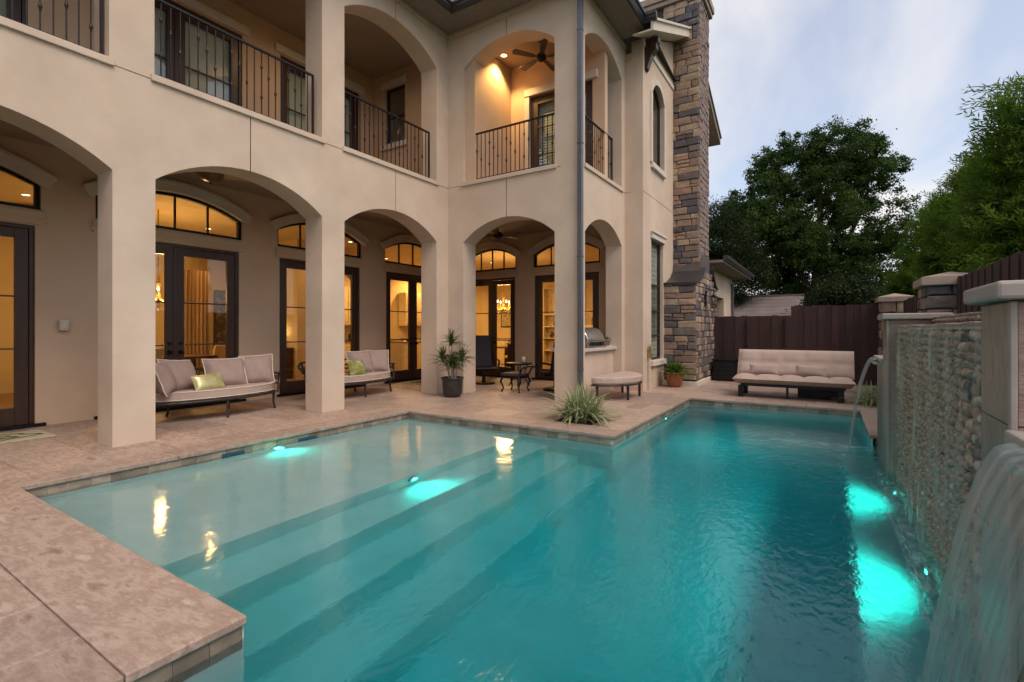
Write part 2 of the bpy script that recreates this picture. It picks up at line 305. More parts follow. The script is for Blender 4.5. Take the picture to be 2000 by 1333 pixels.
def FB(Y):            # wall facing -Y: u = X, n = outward (-Y)
    return lambda u, n, z: (u, Y-n, z)

def arch_h(op, u):
    u0, u1, zb, zs, za = op
    if za <= zs+1e-6: return zs
    r = za-zs; w = (u1-u0)/2; Rr = (w*w+r*r)/(2*r); c = (u0+u1)/2
    return za-Rr+math.sqrt(max(0, Rr*Rr-(u-c)**2))
def arch_wall(T, u0, u1, z0, z1, ops, th, seg=18, vj=(), hj=()):
    """wall with arched openings, th deep, with recessed control joints: vj=[(u,z0,z1)], hj=[z]."""
    mb = MB(); g = 0.007; gd = 0.014
    us = {round(u0, 4), round(u1, 4)}
    for op in ops:
        k = seg if op[4] > op[3] else 1
        for i in range(k+1): us.add(round(op[0]+(op[1]-op[0])*i/k, 4))
    vset = []
    for (u, a, b) in vj: us.add(round(u-g, 4)); us.add(round(u+g, 4)); vset.append((u, a, b))
    us = sorted(us)
    for a, b in zip(us, us[1:]):
        if b-a < 1e-5: continue
        mid = (a+b)/2; cuts = []
        for op in ops:
            if op[0]-1e-6 <= a and b <= op[1]+1e-6: cuts.append((op[2], op[2], arch_h(op, a), arch_h(op, b)))
        cuts.sort(); segs = []; cl = cr = z0
        for (bl, br, tl, tr) in cuts:
            if bl > cl+1e-5: segs.append((cl, cr, bl, br))
            mb.quad(T(a, 0, tl), T(b, 0, tr), T(b, -th, tr), T(a, -th, tl))
            if bl > z0+1e-5: mb.quad(T(a, 0, bl), T(b, 0, br), T(b, -th, br), T(a, -th, bl))
            cl, cr = tl, tr
        if z1 > max(cl, cr)+1e-5: segs.append((cl, cr, z1, z1))
        for (bl, br, tl, tr) in segs:
            mb.quad(T(a, -th, bl), T(b, -th, br), T(b, -th, tr), T(a, -th, tl))
            ps = [(bl, br, tl, tr, 0)]
            for z in hj:
                if bl < z-g and br < z-g and tl > z+g and tr > z+g:
                    last = ps.pop(); ps += [(last[0], last[1], z-g, z-g, 0), (z-g, z-g, z+g, z+g, 1), (z+g, z+g, last[2], last[3], 0)]
            for (p, q, r_, s_, gr) in ps:
                vg = [v for v in vset if abs(v[0]-mid) < g and v[1] < (p+r_)/2 < v[2]]
                d = -gd if (gr or vg) else 0
                mb.quad(T(a, d, p), T(b, d, q), T(b, d, s_), T(a, d, r_))
                if gr:
                    mb.quad(T(a, 0, p), T(b, 0, q), T(b, d, q), T(a, d, p)); mb.quad(T(a, 0, r_), T(b, 0, s_), T(b, d, s_), T(a, d, r_))
                if vg:
                    mb.quad(T(a, 0, p), T(a, d, p), T(a, d, r_), T(a, 0, r_)); mb.quad(T(b, 0, q), T(b, d, q), T(b, d, s_), T(b, 0, s_))
    for op in ops:   # jambs
        for u in (op[0], op[1]):
            mb.quad(T(u, 0, op[2]), T(u, -th, op[2]), T(u, -th, op[3]), T(u, 0, op[3]))
    for u in (u0, u1): mb.quad(T(u, 0, z0), T(u, -th, z0), T(u, -th, z1), T(u, 0, z1))
    mb.quad(T(u0, 0, z1), T(u1, 0, z1), T(u1, -th, z1), T(u0, -th, z1))
    return mb
# ------------------------------------------------------------------ ground
g = MB().quad((-300, -300, -2.6), (300, -300, -2.6), (300, 400, -2.6), (-300, 400, -2.6))
g.build('ground', GRASSM, kind='structure')
lw = MB(); lw.box(-60, 60, 14.4, 90, -0.3, -0.06); lw.box(1.9, 40, -20, 14.4, -0.3, -0.06); lw.build('lawn', GRASSM, kind='structure')

# ------------------------------------------------------------------ pool
WZ = -0.115
pool = struct('pool', (-1, 4, -0.12))
PO = [(-5.77, 1.27), (-2.3, 1.27), (-2.3, -1.2), (0.47, -1.2), (0.47, 9.95), (-2.27, 9.95), (-2.27, 5.88), (-5.77, 5.88)]
w = MB()
for (a, b), (c, d) in zip(PO, PO[1:]+PO[:1]):
    if a == c == 0.47: b = 7.62
    w.quad((a, b, -2.4), (c, d, -2.4), (c, d, -0.04), (a, b, -0.04))
w.quad((0.605, -1.2, -2.4), (0.605, 1.06, -2.4), (0.605, 1.06, 0), (0.605, -1.2, 0))
w.build('pool_wall', PLASTER, pool)
st = MB()
xs = [-5.8, -3.62, -3.18, -2.75, -2.33]; zs = [-0.33, -0.60, -0.90, -1.20]
for i in range(4): st.box(xs[i], xs[i+1], 1.2, 5.92, -2.4, zs[i])
o = st.build('step', PLASTER, pool, bevel=0.012, seg=2)
MB().box(-2.4, 0.5, -1.3, 10.0, -2.5, -1.62).build('pool_floor', PLASTER, pool)
MB().box(0.16, 0.6, 0.4, 7.6, -1.80, -0.72).build('bench', PLASTER, pool, bevel=0.03, seg=3)
# waterline tiles
unit = MB().box(-.5, .5, -.5, .5, -.5, .5)
def block_variants(n, name, jit=0.05, ch=0.10, front=None):
    """chamfered blocks in the unit cube whose outer face (+y) is bevelled and uneven"""
    res = []
    for k in range(n):
        vs = []; 
        for (y, s) in ((-.5, .5), (.5-ch, .5), (.5, .5-ch)):
            for (x, z) in ((-1, -1), (1, -1), (1, 1), (-1, 1)):
                j = jit if y > 0 else 0
                vs.append((x*s+random.uniform(-j, j)*.7, y+random.uniform(-j, j)*1.2, z*s+random.uniform(-j, j)*.7))
        fs = [(0, 1, 2, 3)]
        for L in (0, 4):
            for i in range(4): fs.append((L+i, L+(i+1) % 4, L+4+(i+1) % 4, L+4+i))
        c = len(vs); vs.append((random.uniform(-.1, .1), .5+random.uniform(0, jit*2.5), random.uniform(-.1, .1)))
        for i in range(4): fs.append((8+i, 8+(i+1) % 4, c))
        me = bpy.data.meshes.new(name); me.from_pydata(vs, [], fs); me.update(); res.append(me)
    return res
def place(name, me, m, parent, loc, rotz, scale, **pr):
    if not me.materials: me.materials.append(m)
    o = bpy.data.objects.new(name, me); COL.objects.link(o)
    o.location = loc; o.rotation_euler = (0, 0, rotz); o.scale = scale
    o.parent = parent; mm_ = Matrix.Identity(4); q = parent; ch = []
    while q: ch.append(q); q = q.parent
    for q in reversed(ch): mm_ = mm_ @ q.matrix_parent_inverse @ q.matrix_basis
    o.matrix_parent_inverse = mm_.inverted()
    for k, v in pr.items(): o[k] = v
    return o
tile_me = block_variants(3, 'tile', 0.01, 0.05)
def tile_run(p, q, rot):
    L = math.dist(p, q); n = max(1, round(L/0.152)); dx, dy = (q[0]-p[0])/n, (q[1]-p[1])/n
    for i in range(n):
        place('tile', tile_me[i % 3], BAND, pool, (p[0]+dx*(i+.5), p[1]+dy*(i+.5), -0.122), rot, (L/n*0.975, 0.016, 0.155))
tile_run((-5.77, 1.3), (-5.77, 5.87), -math.pi/2)      # facing +X
tile_run((-5.76, 5.88), (-2.28, 5.88), math.pi)         # facing -Y
tile_run((-2.27, 5.89), (-2.27, 9.94), -math.pi/2)
tile_run((-2.26, 9.95), (0.46, 9.95), math.pi)
tile_run((-2.3, -0.2), (-2.3, 1.26), -math.pi/2)
tile_run((0.47, 7.9), (0.47, 9.94), math.pi/2)
# skimmer mouths in the shelf wall
for y in (3.06, 4.02):
    MB().box(-5.78, -5.757, y-0.13, y+0.13, -0.19, -0.085).build('pool_inlet', plain('inlet_blue', (0.02, 0.07, 0.10), 0.4) if y < 3.5 else MATS['inlet_blue'], pool)
# water body
wb = MB(); E_ = 0.03
WP = [(-5.77-E_, 1.27-E_), (-2.3-E_, 1.27-E_), (-2.3-E_, -1.2-E_), (0.6, -1.2-E_), (0.6, 9.95+E_), (-2.27-E_, 9.95+E_), (-2.27-E_, 5.88+E_), (-5.77-E_, 5.88+E_)]
wb.prism(WP, lambda x, y: (x, y, -2.45), lambda x, y: (x, y, WZ))
wb.build('water', WATER, kind='structure')

# ------------------------------------------------------------------ patio: slab, travertine tiles, coping
patio = struct('patio', (-4, 7, 0))
sl = MB()
REG = [(-9.1, -6.12, 0.3, 11.35), (-6.12, -2.62, 6.23, 11.35), (-2.62, 0.84, 10.3, 14.1), (-3.4, -2.62, 10.3, 14.1), (-6.12, -2.3, -0.4, 0.80)]
for r in REG: sl.box(r[0], r[1], r[2], r[3], -0.22, -0.014)
sl.box(-6.13, -5.80, -0.4, 6.25, -0.22, -0.045); sl.box(-6.13, -2.31, 5.92, 6.25, -0.22, -0.047); sl.box(-2.63, -2.30, 5.95, 10.3, -0.22, -0.049); sl.box(-2.63, 0.84, 9.98, 10.32, -0.22, -0.051); sl.box(-6.1, -2.36, 0.7, 1.24, -0.22, -0.053); sl.box(0.50, 0.84, 7.65, 10.3, -0.22, -0.055); sl.box(-2.72, -2.34, -0.5, 1.2, -0.22, -0.057)
sl.build('slab', GROUT, patio)
tb = block_variants(1, 'paver', 0, 0.04)[0]
bm = MB(); c = .012
bm.add([(-.5, -.5, -1), (.5, -.5, -1), (.5, .5, -1), (-.5, .5, -1), (-.5, -.5, -.25), (.5, -.5, -.25), (.5, .5, -.25), (-.5, .5, -.25), (-.5+c, -.5+c, 0), (.5-c, -.5+c, 0), (.5-c, .5-c, 0), (-.5+c, .5-c, 0)],
       [(3, 2, 1, 0), (0, 1, 5, 4), (1, 2, 6, 5), (2, 3, 7, 6), (3, 0, 4, 7), (4, 5, 9, 8), (5, 6, 10, 9), (6, 7, 11, 10), (7, 4, 8, 11), (8, 9, 10, 11)])
pav = bpy.data.meshes.new('tile'); pav.from_pydata(bm.v, [], bm.f); pav.update()
PLANT = (-3.36, -2.75, 6.34, 6.96)
def lay(r, rows=(0.61, 0.41, 0.61), ls=(0.61, 0.92, 0.61, 0.81), hole=None):
    y = r[2]; k = 0
    while y < r[3]-0.02:
        h = min(rows[k % len(rows)], r[3]-y)
        if r[3]-y-h < 0.12: h = r[3]-y
        x = r[0]-random.uniform(0, 0.5); j = k
        while x < r[1]-0.02:
            L = ls[j % len(ls)]; a, b = max(x, r[0]), min(x+L, r[1])
            if r[1]-b < 0.15: b = r[1]; L = b-x
            x += L; j += 1
            if b-a < 0.08: continue
            pcs = [(a, b, y, y+h)]
            if hole and not (b <= hole[0] or a >= hole[1] or y+h <= hole[2] or y >= hole[3]):
                pcs = []; hx0, hx1, hy0, hy1 = hole
                if a < hx0: pcs.append((a, hx0, y, y+h))
                if b > hx1: pcs.append((hx1, b, y, y+h))
                m0, m1 = max(a, hx0), min(b, hx1)
                if y < hy0: pcs.append((m0, m1, y, hy0))
                if y+h > hy1: pcs.append((m0, m1, hy1, y+h))
            for (p, q, s, u) in pcs:
                if q-p < 0.04 or u-s < 0.04: continue
                place('tile', pav, TRAV, patio, ((p+q)/2, (s+u)/2, random.uniform(-.0012, .0012)), 0, (q-p-0.0035, u-s-0.0035, 0.013))
        y += h; k += 1
# planter hole: cut the slab region there
lay((-9.1, -6.12, 0.4, 8.0)); lay((-6.12, -2.62, 6.23, 8.05), hole=PLANT); lay((-9.1, -2.62, 8.05, 11.35), rows=(0.61, 0.61, 0.41), ls=(0.92, 0.61, 1.0))
lay((-3.36, 0.84, 10.3, 14.1), ls=(0.92, 0.61, 1.0)); lay((-6.1, -2.72, -0.1, 0.795), rows=(0.205, 0.69), ls=(0.95, 1.1))
def cope(x0, x1, y0, y1, along, L=1.25):
    a0, a1 = (x0, x1) if along == 'x' else (y0, y1); n = max(1, round((a1-a0)/L)); d = (a1-a0)/n
    for i in range(n):
        p, q = a0+d*i+0.002, a0+d*(i+1)-0.002
        b = MB().box(p, q, y0, y1, -0.042, 0.001) if along == 'x' else MB().box(x0, x1, p, q, -0.042, 0.001)
        b.build('coping_stone', TRAV, patio, bevel=0.007)
OV = 0.03
cope(-6.12, -5.77+OV, 0.80, 5.88-OV, 'y', 1.5); cope(-6.12, -2.27+OV, 5.88-OV, 6.23, 'x', 1.2); cope(-2.62, -2.27+OV, 6.232, 9.95-OV, 'y', 1.3)
cope(-2.62, 0.84, 9.95-OV, 10.298, 'x', 1.2); cope(0.47-OV, 0.84, 7.65, 9.95-OV-0.002, 'y'); cope(-5.738, -2.3+OV, 0.80, 1.27-OV+0.03, 'x', 3.5); cope(-2.72, -2.3+OV, -0.5, 0.797, 'y', 1.3)
MB().box(PLANT[0]-.05, PLANT[1]+.05, PLANT[2]-.05, PLANT[3]+.05, -0.012, -0.010).build('planting_soil', SOIL, patio)

# ------------------------------------------------------------------ house
AX, BY, CX_, DX, DY = -6.75, 8.05, -3.73, -3.33, 10.40
BKX, BKY = -9.1, 11.35
ZJ, ZE = 4.32, 7.41
house = thing('house', 'two storey beige stucco villa with arched loggia, balconies and stone chimney', 'house', (-8, 8, 0))
SPR, APX = 3.115, 3.52; USP, UAP = 6.68, 7.07; FL = 4.33
opsA = [(-0.1, 2.25, 0, SPR, APX), (2.67, 4.97, 0, SPR, APX), (5.40, 7.69, 0, SPR, APX),
        (-0.1, 2.22, FL, USP, UAP), (2.66, 4.97, FL, USP, UAP), (5.40, 7.69, FL, USP, UAP)]
arch_wall(FA(AX), -2.6, BY, 0.0, 7.55, opsA, 0.42, vj=[(3.82, 3.3, 4.25), (6.55, 3.3, 4.25), (6.55, 7.0, 7.4)], hj=[ZJ-0.03, ZE]).build('arcade_wall', STUCCO, house)
opsB = [(-6.34, -4.22, 0, SPR, APX), (-6.34, -4.22, FL, USP, UAP)]
MB().box(-9.3, AX-.42, -2.6, -2.4, 0, 7.4).build('unseen_end_wall', STUCCO, house)  # unseen wall, added to stop light leaking in at the loggia's end
arch_wall(FB(BY), AX, CX_-.36, 0.0, 7.55, opsB, 0.42, vj=[(-5.28, 3.3, 4.25), (-5.28, 7.0, 7.4)], hj=[ZJ-0.03, ZE]).build('arcade_wall', STUCCO, house)
opsC = [(8.30, 10.20, 0, SPR, APX-.04), (8.30, 10.20, FL, USP, UAP-.04)]
arch_wall(FA(CX_), BY, DY+0.1, 0.0, 7.55, opsC, 0.36, hj=[ZJ-0.03, ZE]).build('arcade_wall', STUCCO, house)
# block with the chimney
arch_wall(FB(DY), CX_-0.01, DX-.25, 0.0, 7.30, [], 0.2, hj=[ZJ-0.03, ZE-.25]).build('side_wall', STUCCO, house)
UW = (10.99, 11.93, 5.05, 6.62, 6.93); LW = (10.99, 11.93, 0.62, 3.36, 3.36)
arch_wall(FA(DX), DY, 16.5, 0.0, 7.15, [LW, UW], 0.25, hj=[ZJ-0.03]).build('gable_wall', STUCCO, house)
gb = MB(); gb.prism([(DY, 7.15), (16.5, 7.15), (16.5, 7.54), (13.45, 8.9), (DY, 7.54)], lambda u, z: (DX, u, z), lambda u, z: (DX-0.25, u, z)); gb.build('gable_wall', STUCCO, house)
# floors and ceilings of loggia and balconies
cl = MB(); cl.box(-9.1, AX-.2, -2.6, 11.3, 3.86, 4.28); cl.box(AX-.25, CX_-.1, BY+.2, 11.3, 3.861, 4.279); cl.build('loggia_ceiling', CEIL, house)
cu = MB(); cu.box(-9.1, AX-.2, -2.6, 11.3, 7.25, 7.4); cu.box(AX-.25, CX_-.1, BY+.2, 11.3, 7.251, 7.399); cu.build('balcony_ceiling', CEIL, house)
# sills under the balcony openings
for (y0, y1) in ((-0.1, 2.22), (2.66, 4.97), (5.40, 7.69)):
    MB().box(AX-.45, AX+.035, y0-.04, y1+.04, FL-.06, FL+.02).build('sill', STUCCO, house, bevel=.006)
MB().box(-6.38, -4.18, BY-.035, BY+.45, FL-.06, FL+.02).build('sill', STUCCO, house, bevel=.006)
MB().box(CX_-.4, CX_+.035, 8.26, 10.24, FL-.06, FL+.02).build('sill', STUCCO, house, bevel=.006)
# back walls with doors
DA = [(0.2, 2.17), (2.87, 4.94), (5.73, 7.72), (8.52, 10.5)]; DB = [(-8.75, -7.16), (-6.55, -4.73)]
DT, TB, TS, TA = 2.74, 2.96, 3.30, 3.58
ops = [o_ for a, b in DA for o_ in ((a, b, 0.0, DT, DT), (a-.04, b+.06, TB, TS, TA))]
UA = [(0.1, 2.1), (2.85, 5.0), (5.75, 7.7)]
ops += [(a, b, FL-.02, 6.75, 6.75) for a, b in UA]
arch_wall(FA(BKX), -2.6, BKY, 0.0, 7.3, ops, 0.22, seg=12).build('back_wall', STUCCO_WARM, house)
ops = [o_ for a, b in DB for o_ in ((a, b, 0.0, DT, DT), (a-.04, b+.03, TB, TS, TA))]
arch_wall(FB(BKY), BKX, DX-.2, 0.0, 4.2, ops, 0.22, seg=12).build('back_wall', STUCCO_WARM, house)
# balcony: small room in the corner and rear wall
arch_wall(FB(8.12), -9.1, -7.0, 4.0, 7.3, [(-8.72, -8.07, 5.6, 6.92, 6.92)], 0.15).build('balcony_wall', STUCCO_WARM, house)
MB().box(-7.0, -6.1, 8.12, 9.5, 4.0, 7.3).build('balcony_wall', STUCCO_WARM, house)
arch_wall(FB(9.5), -6.1, CX_-.1, 4.0, 7.3, [(-5.6, -4.1, FL-.02, 6.5, 6.5)], 0.15).build('balcony_wall', STUCCO_WARM, house)

# ---- doors
def french_door(T, u0, u1, z0, zt, glassm, leaves=2, rows=(0.345, 0.655), knob=0.95):
    f = MB(); d0, d1 = -0.11, -0.05; cw = 0.05
    f.box(u0, u0+cw, -.16, -.03, z0, zt, T); f.box(u1-cw, u1, -.16, -.03, z0, zt, T); f.box(u0+cw, u1-cw, -.16, -.03, zt-cw, zt, T)
    a, b = u0+cw, u1-cw; wl = (b-a)/leaves; panes = []
    for k in range(leaves):
        p, q = a+wl*k+.004, a+wl*(k+1)-.004; s = min(0.135, wl*.17); zb, zz = z0+.02, zt-cw-.004
        f.box(p, p+s, d0, d1, zb, zz, T); f.box(q-s, q, d0, d1, zb, zz, T); f.box(p+s, q-s, d0, d1, zb, zb+.26, T); f.box(p+s, q-s, d0, d1, zz-.13, zz, T)
        gz0, gz1 = zb+.26, zz-.13; cuts = [gz0]+[gz0+(gz1-gz0)*r for r in rows]+[gz1]
        for r in cuts[1:-1]: f.box(p+s, q-s, d0+.01, d1-.005, r-.011, r+.011, T)
        for r0, r1 in zip(cuts, cuts[1:]): panes.append((p+s-.005, q-s+.005, r0+.008, r1-.008))
    if leaves == 2: f.box((a+b)/2-.03, (a+b)/2+.03, -.05, -.035, z0+.02, zt-cw, T)
    o = f.build('french_door', DOORW, house, bevel=.006)
    for (p, q, r0, r1) in panes: MB().box(p, q, -.083, -.077, r0, r1, T).build('pane', glassm, o)
    if leaves == 2:
        for sgn in (-1, 1):
            h = MB(); um = (a+b)/2+sgn*.085
            h.sphere((0, 0, 0), .032, 10); 
            h.v = [T(um+x, .0+y, z0+knob+z) for x, y, z in h.v]
            h.tube([T(um, -.05, z0+knob), T(um, 0, z0+knob)], .012); h.tube([T(um, -.052, z0+knob), T(um, -.04, z0+knob)], .035, 12); h.tube([T(um, -.052, z0+knob+.14), T(um, -.025, z0+knob+.14)], .028, 12)
            h.build('handle', BLACK, o, smooth=False)
    return o
def transom(T, u0, u1, lit=GLASS):
    op = (u0, u1, TB, TS, TA); n = 20; fr = MB(); w = 0.05; op2 = (u0+w, u1-w, TB+w, TS-.01, TA-w)
    us = [u0+(u1-u0)*i/n for i in range(n+1)]
    for a, b in zip(us, us[1:]):
        a2, b2 = max(a, u0+w), min(b, u1-w)
        for n0, n1 in ((-.12, -.05),):
            pa = [(a, arch_h(op, a)), (b, arch_h(op, b)), (b, arch_h(op2, min(max(b, u0+w), u1-w))), (a, arch_h(op2, min(max(a, u0+w), u1-w)))]
            fr.prism(pa, lambda u, z: T(u, n0, z), lambda u, z: T(u, n1, z))
    fr.box(u0, u1, -.12, -.05, TB, TB+w, T); fr.box(u0, u0+w, -.12, -.05, TB+w, TS+.02, T); fr.box(u1-w, u1, -.12, -.05, TB+w, TS+.02, T)
    k = 4; cuts = [u0+w+(u1-u0-2*w)*i/k for i in range(k+1)]
    for c_ in cuts[1:-1]: fr.box(c_-.011, c_+.011, -.105, -.06, TB+w, arch_h(op2, c_)+.01, T)
    o = fr.build('transom_window', BLACK, house)
    for a, b in zip(cuts, cuts[1:]):
        poly = [(a+.009, TB+.04), (b-.009, TB+.04)]+[(a+.009+(b-a-.018)*i/5, arch_h(op2, a+(b-a)*i/5)+.012) for i in range(5, -1, -1)]
        MB().prism(poly, lambda u, z: T(u, -.083, z), lambda u, z: T(u, -.077, z)).build('pane', lit, o)
    # proud arched trim and header moulding
    tr = MB(); wd = 0.17; ex = 0.10; L, H_ = u0-ex, u1+ex
    oin = (u0, u1, TB, TS, TA); c_ = (u0+u1)/2; hw = (u1-u0)/2; r = TA-TS; Rr = (hw*hw+r*r)/(2*r); zc = TA-Rr; amax = math.asin(hw/Rr)*1.07
    pts = [(-amax+2*amax*i/n) for i in range(n+1)]
    for a, b in zip(pts, pts[1:]):
        q = [(c_+Rr*math.sin(x)*1.0, zc+Rr*math.cos(x)) for x in (a, b)]+[(c_+(Rr+wd)*math.sin(x), zc+(Rr+wd)*math.cos(x)) for x in (b, a)]
        tr.prism(q, lambda u, z: T(u, -.01, z), lambda u, z: T(u, .045, z))
        q = [(c_+(Rr+wd-.04)*math.sin(x), zc+(Rr+wd-.04)*math.cos(x)) for x in (a, b)]+[(c_+(Rr+wd+.01)*math.sin(x), zc+(Rr+wd+.01)*math.cos(x)) for x in (b, a)]
        tr.prism(q, lambda u, z: T(u, .045, z), lambda u, z: T(u, .07, z))
    tr.build('arch_trim', TRIM, house)
    hd = MB(); hd.box(u0-.04, u1+.04, -.005, .03, DT+.015, TB-.03, T); hd.box(u0-.06, u1+.06, .03, .05, DT+.05, DT+.09, T); hd.build('door_header', STUCCO_WARM, house, bevel=.006)
for a, b in DA:
    o = french_door(FA(BKX), a, b, 0.0, DT, GLASS); transom(FA(BKX), a-.04, b+.06)
    MB().box(a-.06, b+.1, -.16, .06, 0.0, .045, FA(BKX)).build('threshold', BLACK, o)
for a, b in DB:
    o = french_door(FB(BKY), a, b, 0.0, DT, GLASS); transom(FB(BKY), a-.04, b+.03)
    MB().box(a-.06, b+.06, -.16, .06, 0.0, .045, FB(BKY)).build('threshold', BLACK, o)
for a, b in UA:
    o = french_door(FA(BKX), a, b, FL-.02, 6.75, GLASSD, rows=(.3, .6)); MB().box(a+.02, b-.02, -.15, -.135, FL, 6.7, FA(BKX)).build('blind', BLIND, o)
    MB().box(a-.12, b+.12, -.01, .05, 6.77, 6.93, FA(BKX)).build('door_header', TRIM, house, bevel=.01)
o = french_door(FB(9.5), -5.6, -4.1, FL-.02, 6.5, GLASSD, leaves=2, rows=(.35, .7))
sl_ = MB()
for i in range(34): sl_.box(-5.5, -4.2, -.2, -.19, FL+.1+i*.062, FL+.15+i*.062, FB(9.5))
sl_.build('blind', BLIND, o)
hd = MB(); hd.box(-5.72, -3.98, -.01, .06, 6.5, 6.66, FB(9.5)); hd.box(-5.72, -5.6, -.01, .04, FL, 6.5, FB(9.5)); hd.build('door_header', TRIM, house, bevel=.01)

# ---- windows of the chimney block and the balcony
def window(T, op, bars, trim=True, name='window', arched=False, blind=BLIND, sillname='window_sill'):
    u0, u1, zb, zs, za = op; fr = MB(); w = .05; n = 14
    fr.box(u0, u1, -.13, -.07, zb, zb+w, T); fr.box(u0, u0+w, -.13, -.07, zb+w, zs, T); fr.box(u1-w, u1, -.13, -.07, zb+w, zs, T)
    if arched:
        op2 = (u0+w, u1-w, zb, zs-.02, za-w); us = [u0+(u1-u0)*i/n for i in range(n+1)]
        for a, b in zip(us, us[1:]):
            cl_ = lambda u: min(max(u, u0+w), u1-w)
            fr.prism([(a, arch_h(op, a)), (b, arch_h(op, b)), (b, arch_h(op2, cl_(b))), (a, arch_h(op2, cl_(a)))], lambda u, z: T(u, -.13, z), lambda u, z: T(u, -.07, z))
    else: fr.box(u0+w, u1-w, -.13, -.07, zs-w, zs, T)
    for z in bars: fr.box(u0+w, u1-w, -.12, -.08, z-.018, z+.018, T)
    o = fr.build(name, BRONZE, house)
    cuts = [zb+w]+list(bars)+[zs-w if not arched else zs]
    for i, (a, b) in enumerate(zip(cuts, cuts[1:])):
        if arched and i == len(cuts)-2:
            poly = [(u0+.04, a), (u1-.04, a)]+[(u1-.04-(u1-u0-.08)*k/8, arch_h(op2, min(max(u1-.04-(u1-u0-.08)*k/8, u0+w), u1-w))+.01) for k in range(9)]
            MB().prism(poly, lambda u, z: T(u, -.103, z), lambda u, z: T(u, -.097, z)).build('pane', GLASSD, o)
        else: MB().box(u0+.04, u1-.04, -.103, -.097, a+.01, b-.01, T).build('pane', GLASSD, o)
    if blind: 
        bl = MB()
        for i in range(int((za-zb)/.11)): bl.box(u0+.01, u1-.01, -.155, -.14, zb+i*.11, zb+i*.11+.098, T)
        bl.build('blind', blind, o)
    return o
window(FA(DX), LW, [2.35, 1.75, 1.18], blind=BLIND)
window(FA(DX), UW, [], arched=True, blind=None)
tr = MB(); T = FA(DX); tr.box(10.93, 11.99, -.01, .07, .50, .62, T); tr.build('window_sill', TRIM, house, bevel=.008); tr = MB(); tr.box(10.93, 11.99, -.01, .05, 3.36, 3.52, T); tr.box(10.9, 12.02, .05, .08, 3.48, 3.54, T); tr.build('window_trim', TRIM, house, bevel=.008)
tr = MB(); tr.box(10.93, 11.99, -.01, .07, 4.93, 5.05, T); tr.build('window_sill', TRIM, house, bevel=.008); tr = MB(); tr.box(10.88, 10.99, -.01, .04, 5.05, 6.62, T); tr.box(11.93, 12.04, -.01, .04, 5.05, 6.62, T)
for i in range(16):
    a, b = 10.88+1.16*i/16, 10.88+1.16*(i+1)/16; oo = (10.88, 12.04, 5, 6.62, 7.06)
    cl_ = lambda u: arch_h(UW, u) if 10.99 <= u <= 11.93 else 6.62
    tr.prism([(a, cl_(a)), (b, cl_(b)), (b, arch_h(oo, b)), (a, arch_h(oo, a))], lambda u, z: T(u, -.01, z), lambda u, z: T(u, .04, z))
tr.build('window_trim', TRIM, house)
window(FB(8.12), (-8.72, -8.07, 5.6, 6.92, 6.92), [6.25], blind=None)
tr = MB(); T = FB(8.12); tr.box(-8.8, -7.99, -.01, .05, 6.92, 7.06, T); tr.build('window_trim', TRIM, house, bevel=.008); tr = MB(); tr.box(-8.8, -7.99, -.01, .06, 5.48, 5.6, T); tr.build('window_sill', TRIM, house, bevel=.008)

# ---- railings: handrail, bottom rail, each baluster its own piece
def baluster_me(kind):
    b = MB(); b.bar((0, 0, 0), (0, 0, 1), .0125)
    def knot(z, s=1):
        b.lathe([(.004, -.075*s), (.016, -.012), (.02, 0), (.016, .012), (.004, .075*s)], (0, 0, z), 8)
    if kind == 1: knot(.62)
    if kind == 2: knot(.42)
    if kind == 3: knot(.75); knot(.28)
    me = bpy.data.meshes.new('baluster'); me.from_pydata(b.v, [], b.f); me.update(); me.materials.append(IRON); return me
BAL = [baluster_me(k) for k in range(4)]
def railing(T, u0, u1, n_off=-.12, H=1.0, sp=.105):
    r = MB(); z0 = FL+.02
    r.box(u0, u1, n_off-.02, n_off+.02, z0+H-.025, z0+H, T); r.box(u0, u1, n_off-.012, n_off+.012, z0+.05, z0+.07, T)
    for u in (u0+.01, u1-.01): r.box(u-.014, u+.014, n_off-.014, n_off+.014, z0, z0+H+.0, T)
    o = r.build('railing', IRON, house); n = round((u1-u0)/sp)
    for i in range(1, n):
        p = T(u0+(u1-u0)*i/n, n_off, z0+.06); place('baluster', BAL[(0, 3, 1, 2)[i % 4]], IRON, o, p, 0, (1, 1, H-.08))
railing(FA(AX), -0.1, 2.2); railing(FA(AX), 2.67, 4.90); railing(FA(AX), 5.41, 7.60)
railing(FB(BY), -6.28, -4.23); railing(FA(CX_), 8.32, 9.95)

# ---- eaves: soffit, frieze, gutters, roof
so = MB(); ov = .56; zg = 7.50
so.prism([(-9.5, -2.7), (AX+ov, -2.7), (AX+ov, BY-ov), (CX_+ov, BY-ov), (CX_+ov, DY-.25), (-9.5, DY-.25)], lambda x, y: (x, y, zg), lambda x, y: (x, y, zg+.05))
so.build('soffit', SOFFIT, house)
fz = MB(); fz.box(AX-.02, AX+.03, -2.6, BY-.03, 7.43, 7.498); fz.box(AX+.031, CX_+.03, BY-.03, BY+.02, 7.43, 7.499); fz.box(CX_-.02, CX_+.03, BY+.021, DY, 7.43, 7.497); fz.build('frieze', STUCCO, house)
gu = MB()
def gutter(p, q, nrm):
    (px, py), (qx, qy) = p, q; nx, ny = nrm
    prof = [(0, -.03), (.05, -.03), (.085, .03), (.085, .06), (.12, .085), (.12, .13), (0, .13)]
    gu.prism(prof, lambda a, z: (px+nx*a, py+ny*a, zg+z), lambda a, z: (qx+nx*a, qy+ny*a, zg+z))
